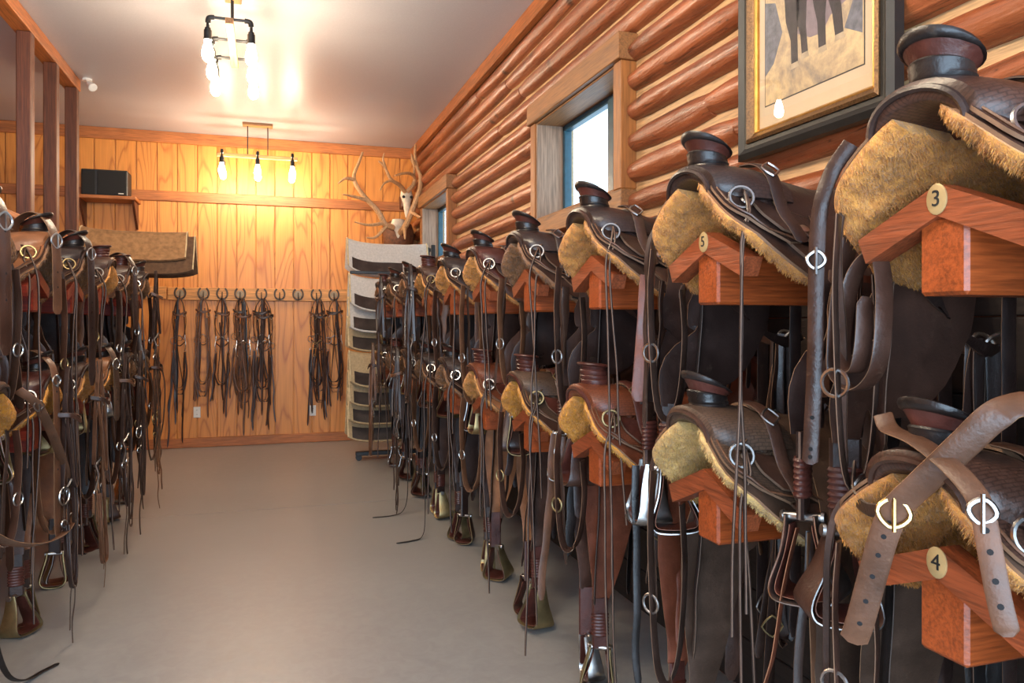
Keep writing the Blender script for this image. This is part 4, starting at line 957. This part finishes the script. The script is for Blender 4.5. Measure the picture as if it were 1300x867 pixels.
for i, (y, zz, L_, mt, lb) in enumerate(((2.94, ZU, .42, 'choc', 'broad leather strap with holes at the far left edge, over the nearest saddle'), (3.58, ZU, .28, 'worn', 'wide grey-brown cinch strap buckled round the horn of the second upper left saddle'),
                                        (4.22, ZU, .62, 'dark', 'long broad dark strap draped over the horn of the third upper left saddle'), (5.50, ZU, .36, 'dark', 'short buckled strap across the front of the fifth upper left saddle'), (3.58, ZL, .62, 'worn', 'pale worn strap with buckle hanging from the second lower left saddle'), (4.86, ZL, .30, 'greyp', 'crossed wide grey strap over the fourth lower left saddle'))):
    x = XLE; b = zz + .235
    free_strap('cinch_strap', [(x - .12, y + .10, zz + .10), (x - .10, y + .06, zz + .19), (x - .03, y + .02, b + .0), (x + .035, y - .03, b - .03), (x + .075, y - .06, b - .12), (x + .085, y - .075, b - .17 - L_ * .5), (x + .085, y - .07, b - .14 - L_)], (.35, .94, 0), .055 if i not in (4,) else .04, mt, lb, 'strap', 'wide straps on the left saddles', .006, 4, (M['nickel'], (1, -.5, 0)), [.7, .78, .86])
# big drooping straps hanging in curves from the left row
for i, (y, z0_, z1_, lb) in enumerate(((5.75, .95, .40, 'thin strap sagging in a loop from the far lower left saddles'), (6.1, 1.10, .50, 'narrow loop strap at the far end of the left saddles'))):
    x = XLE + .10
    free_strap('sagging_strap', [(x - .05, y - .02, z0_), (x, y, z0_ - .2), (x + .01, y + .05, z1_ + .1), (x + .02, y + .16, z1_), (x + .03, y + .32, z1_ + .12), (x + .03, y + .40, z0_ - .2), (x - .02, y + .42, z0_)], (.3, 1, 0), .016, 'rein', lb, 'strap', 'sagging straps on the left')

free_strap('sagging_strap', [(-.86, 3.16, 1.13), (-.81, 3.21, 1.066), (-.80, 3.41, .905), (-.80, 3.63, .70), (-.79, 3.69, .58), (-.79, 3.52, .515), (-.80, 3.14, .57), (-.82, 2.78, .70), (-.88, 2.70, .85)], (1, 0, .25), .034, 'worn', 'heavy worn strap with buckle sagging in a curve at the lower left', 'strap', 'sagging straps on the left', .006, 1, (M['nickel'], (1, -.8, 0)))
# ---- saddle pads on the black rack
M['felt'] = m_plain('grey_white_felt', srgb(196, 186, 176), .95, var=.12, sc=60, bump=.5); M['felt2'] = m_plain('oatmeal_felt', srgb(178, 150, 112), .95, var=.15, sc=60, bump=.5); M['wear'] = m_leather('pad_wear_leather', srgb(56, 42, 36), .4)
M['bfelt'] = m_plain('brown_felt_blanket', srgb(150, 110, 72), .95, var=.3, sc=25, bump=.6); M['bfelt2'] = m_plain('dark_brown_blanket', srgb(92, 66, 46), .95, var=.3, sc=25, bump=.6); M['bind'] = m_plain('cream_binding', srgb(206, 180, 138), .85)
def pad_fn(W, drop, r, rise, flare=.10, sag=0):
    def f(u, v):
        # v 0 front edge -> 1 back edge, over the bar; u along the bar
        t = abs(2 * v - 1); s = -1 if v < .5 else 1
        x = W * (u - .5); zt = rise * max(0, 1 - u / .38) ** 2 + .25 * rise * max(0, (u - .75) / .25)
        a = min(1, t / .28); ang = a * math.pi / 2
        cy = s * r * math.sin(ang); cz = zt + r * math.cos(ang) - r
        if t > .28:
            q_ = (t - .28) / .72; rd = 1
            cy = s * (r + flare * q_ ** 1.1); cz = zt - r - drop * q_ * (1 - .14 * abs(2 * u - 1) ** 6)
        return Vector((x, cy + .004 * noise.noise(Vector((x * 6, cy * 9, cz * 6))), cz + .003 * noise.noise(Vector((x * 8, 3, cy * 5)))))
    return f
def make_pad(loc, label, W=.78, drop=.27, rise=.05, felt='felt', group='saddle pads on the black rack', name='saddle_pad', cat='saddle pad'):
    o = empty(name, loc); tag(o, label, cat, group); f = pad_fn(W, drop, .055, rise)
    MB().sheet(f, 24, 30, .022).build('felt', M[felt], o, True, 60)
    for lo, hi in ((.02, .17), (.83, .98)):
        def g(u, v, lo=lo, hi=hi):
            a = .05 + .62 * u; vv = lo + (hi - lo) * v; p = f(a, vv); n_ = Vector((0, -1 if lo < .5 else 1, .35)).normalized()
            return p + n_ * .006
        MB().sheet(g, 10, 5, .005).build('wear_leather', M['wear'], o, True, 60)
    for u in (0, 1): MB().tube([f(u, i / 24) for i in range(25)], .008, 6).build('edge_binding', M['bind'], o)
    return o
PADS = [(7.70, 2.165, 'felt', .05, 'grey-white contoured saddle pad on top of the black rack under the antlers'), (7.50, 1.80, 'felt', .05, 'pale felt saddle pad, uppermost of the hanging pad column'), (7.58, 1.60, 'felt', .02, 'pale felt saddle pad, second in the hanging pad column'), (7.66, 1.41, 'felt2', .02, 'oatmeal felt saddle pad, third in the hanging pad column'),
        (7.50, 1.07, 'felt2', .03, 'oatmeal felt saddle pad, fourth in the hanging pad column'), (7.57, .88, 'felt2', .02, 'oatmeal felt saddle pad, fifth in the hanging pad column'), (7.64, .70, 'felt2', .02, 'oatmeal felt saddle pad, sixth in the hanging pad column'), (7.71, .52, 'felt2', .02, 'oatmeal felt saddle pad, lowest of the hanging pad column')]
pk = empty('pad_rack', (1.58, 7.65, 0)); tag(pk, 'black steel rack carrying the saddle pads by the log wall', 'rack')
for y in (7.50, 7.78): MB().bbox((-.02, y - 7.65 - .015, .03), (.02, y - 7.65 + .015, 2.15), .004).build('upright', M['black'], pk, False)
MB().bbox((-.75, -.03, .05), (.02, .03, .09), .004).build('foot_bar', M['black'], pk, False); 
for x in (-.72, -.05): MB().lathe([(0, -.02), (.03, -.02), (.03, .02), (0, .02)], 14, M=Matrix.Translation((x, 0, .031)) @ Matrix.Rotation(R(90), 4, 'X')).build('caster', M['black'], pk)
for i, (y, z_, ft, rs, lb) in enumerate(PADS):
    make_pad((1.15, y, z_), lb, .80, .27, rs, ft)
    MB().bbox((-.80, y - 7.65 - .02, z_ - .065), (.02, y - 7.65 + .02, z_ - .03), .004).build('arm', M['black'], pk, False)
MB().bbox((-.82, -.17, 1.845), (.02, -.13, 1.875), .004).build('arm', M['black'], pk, False)
# ---- felt blanket over the left rack
bl = empty('felt_blanket', (-1.03, 7.0, 2.10)); tag(bl, 'folded brown felt blanket draped at the end of the left half wall', 'blanket')
f1 = pad_fn(.88, .26, .07, .02, .16); f2 = pad_fn(.80, .15, .10, .03, .10)
MB().sheet(f1, 22, 26, .02).build('under_layer', M['bfelt2'], bl, True, 60); q2 = MB().sheet(lambda u, v: f2(u, v) + Vector((-.02, 0, .034)), 22, 26, .02).build('top_layer', M['bfelt'], bl, True, 60)
for u in (0, 1):
    MB().tube([f1(u, i / 24) for i in range(25)], .006, 6).build('edge_binding', M['bind'], bl); MB().tube([f2(u, i / 24) + Vector((-.02, 0, .034)) for i in range(25)], .006, 6).build('edge_binding', M['bind'], q2)
br_ = empty('blanket_rack', (XP, 7.0, 2.06)); tag(br_, 'wooden arm under the brown felt blanket on the left half wall', 'rack')
MB().bbox((.0, -.04, -.06), (.92, .04, -.01), .004).build('arm', M['rackL'], br_, False); MB().bbox((.0, -.03, -.30), (.05, .03, -.06), .004).build('cleat', M['rackL'], br_, False)
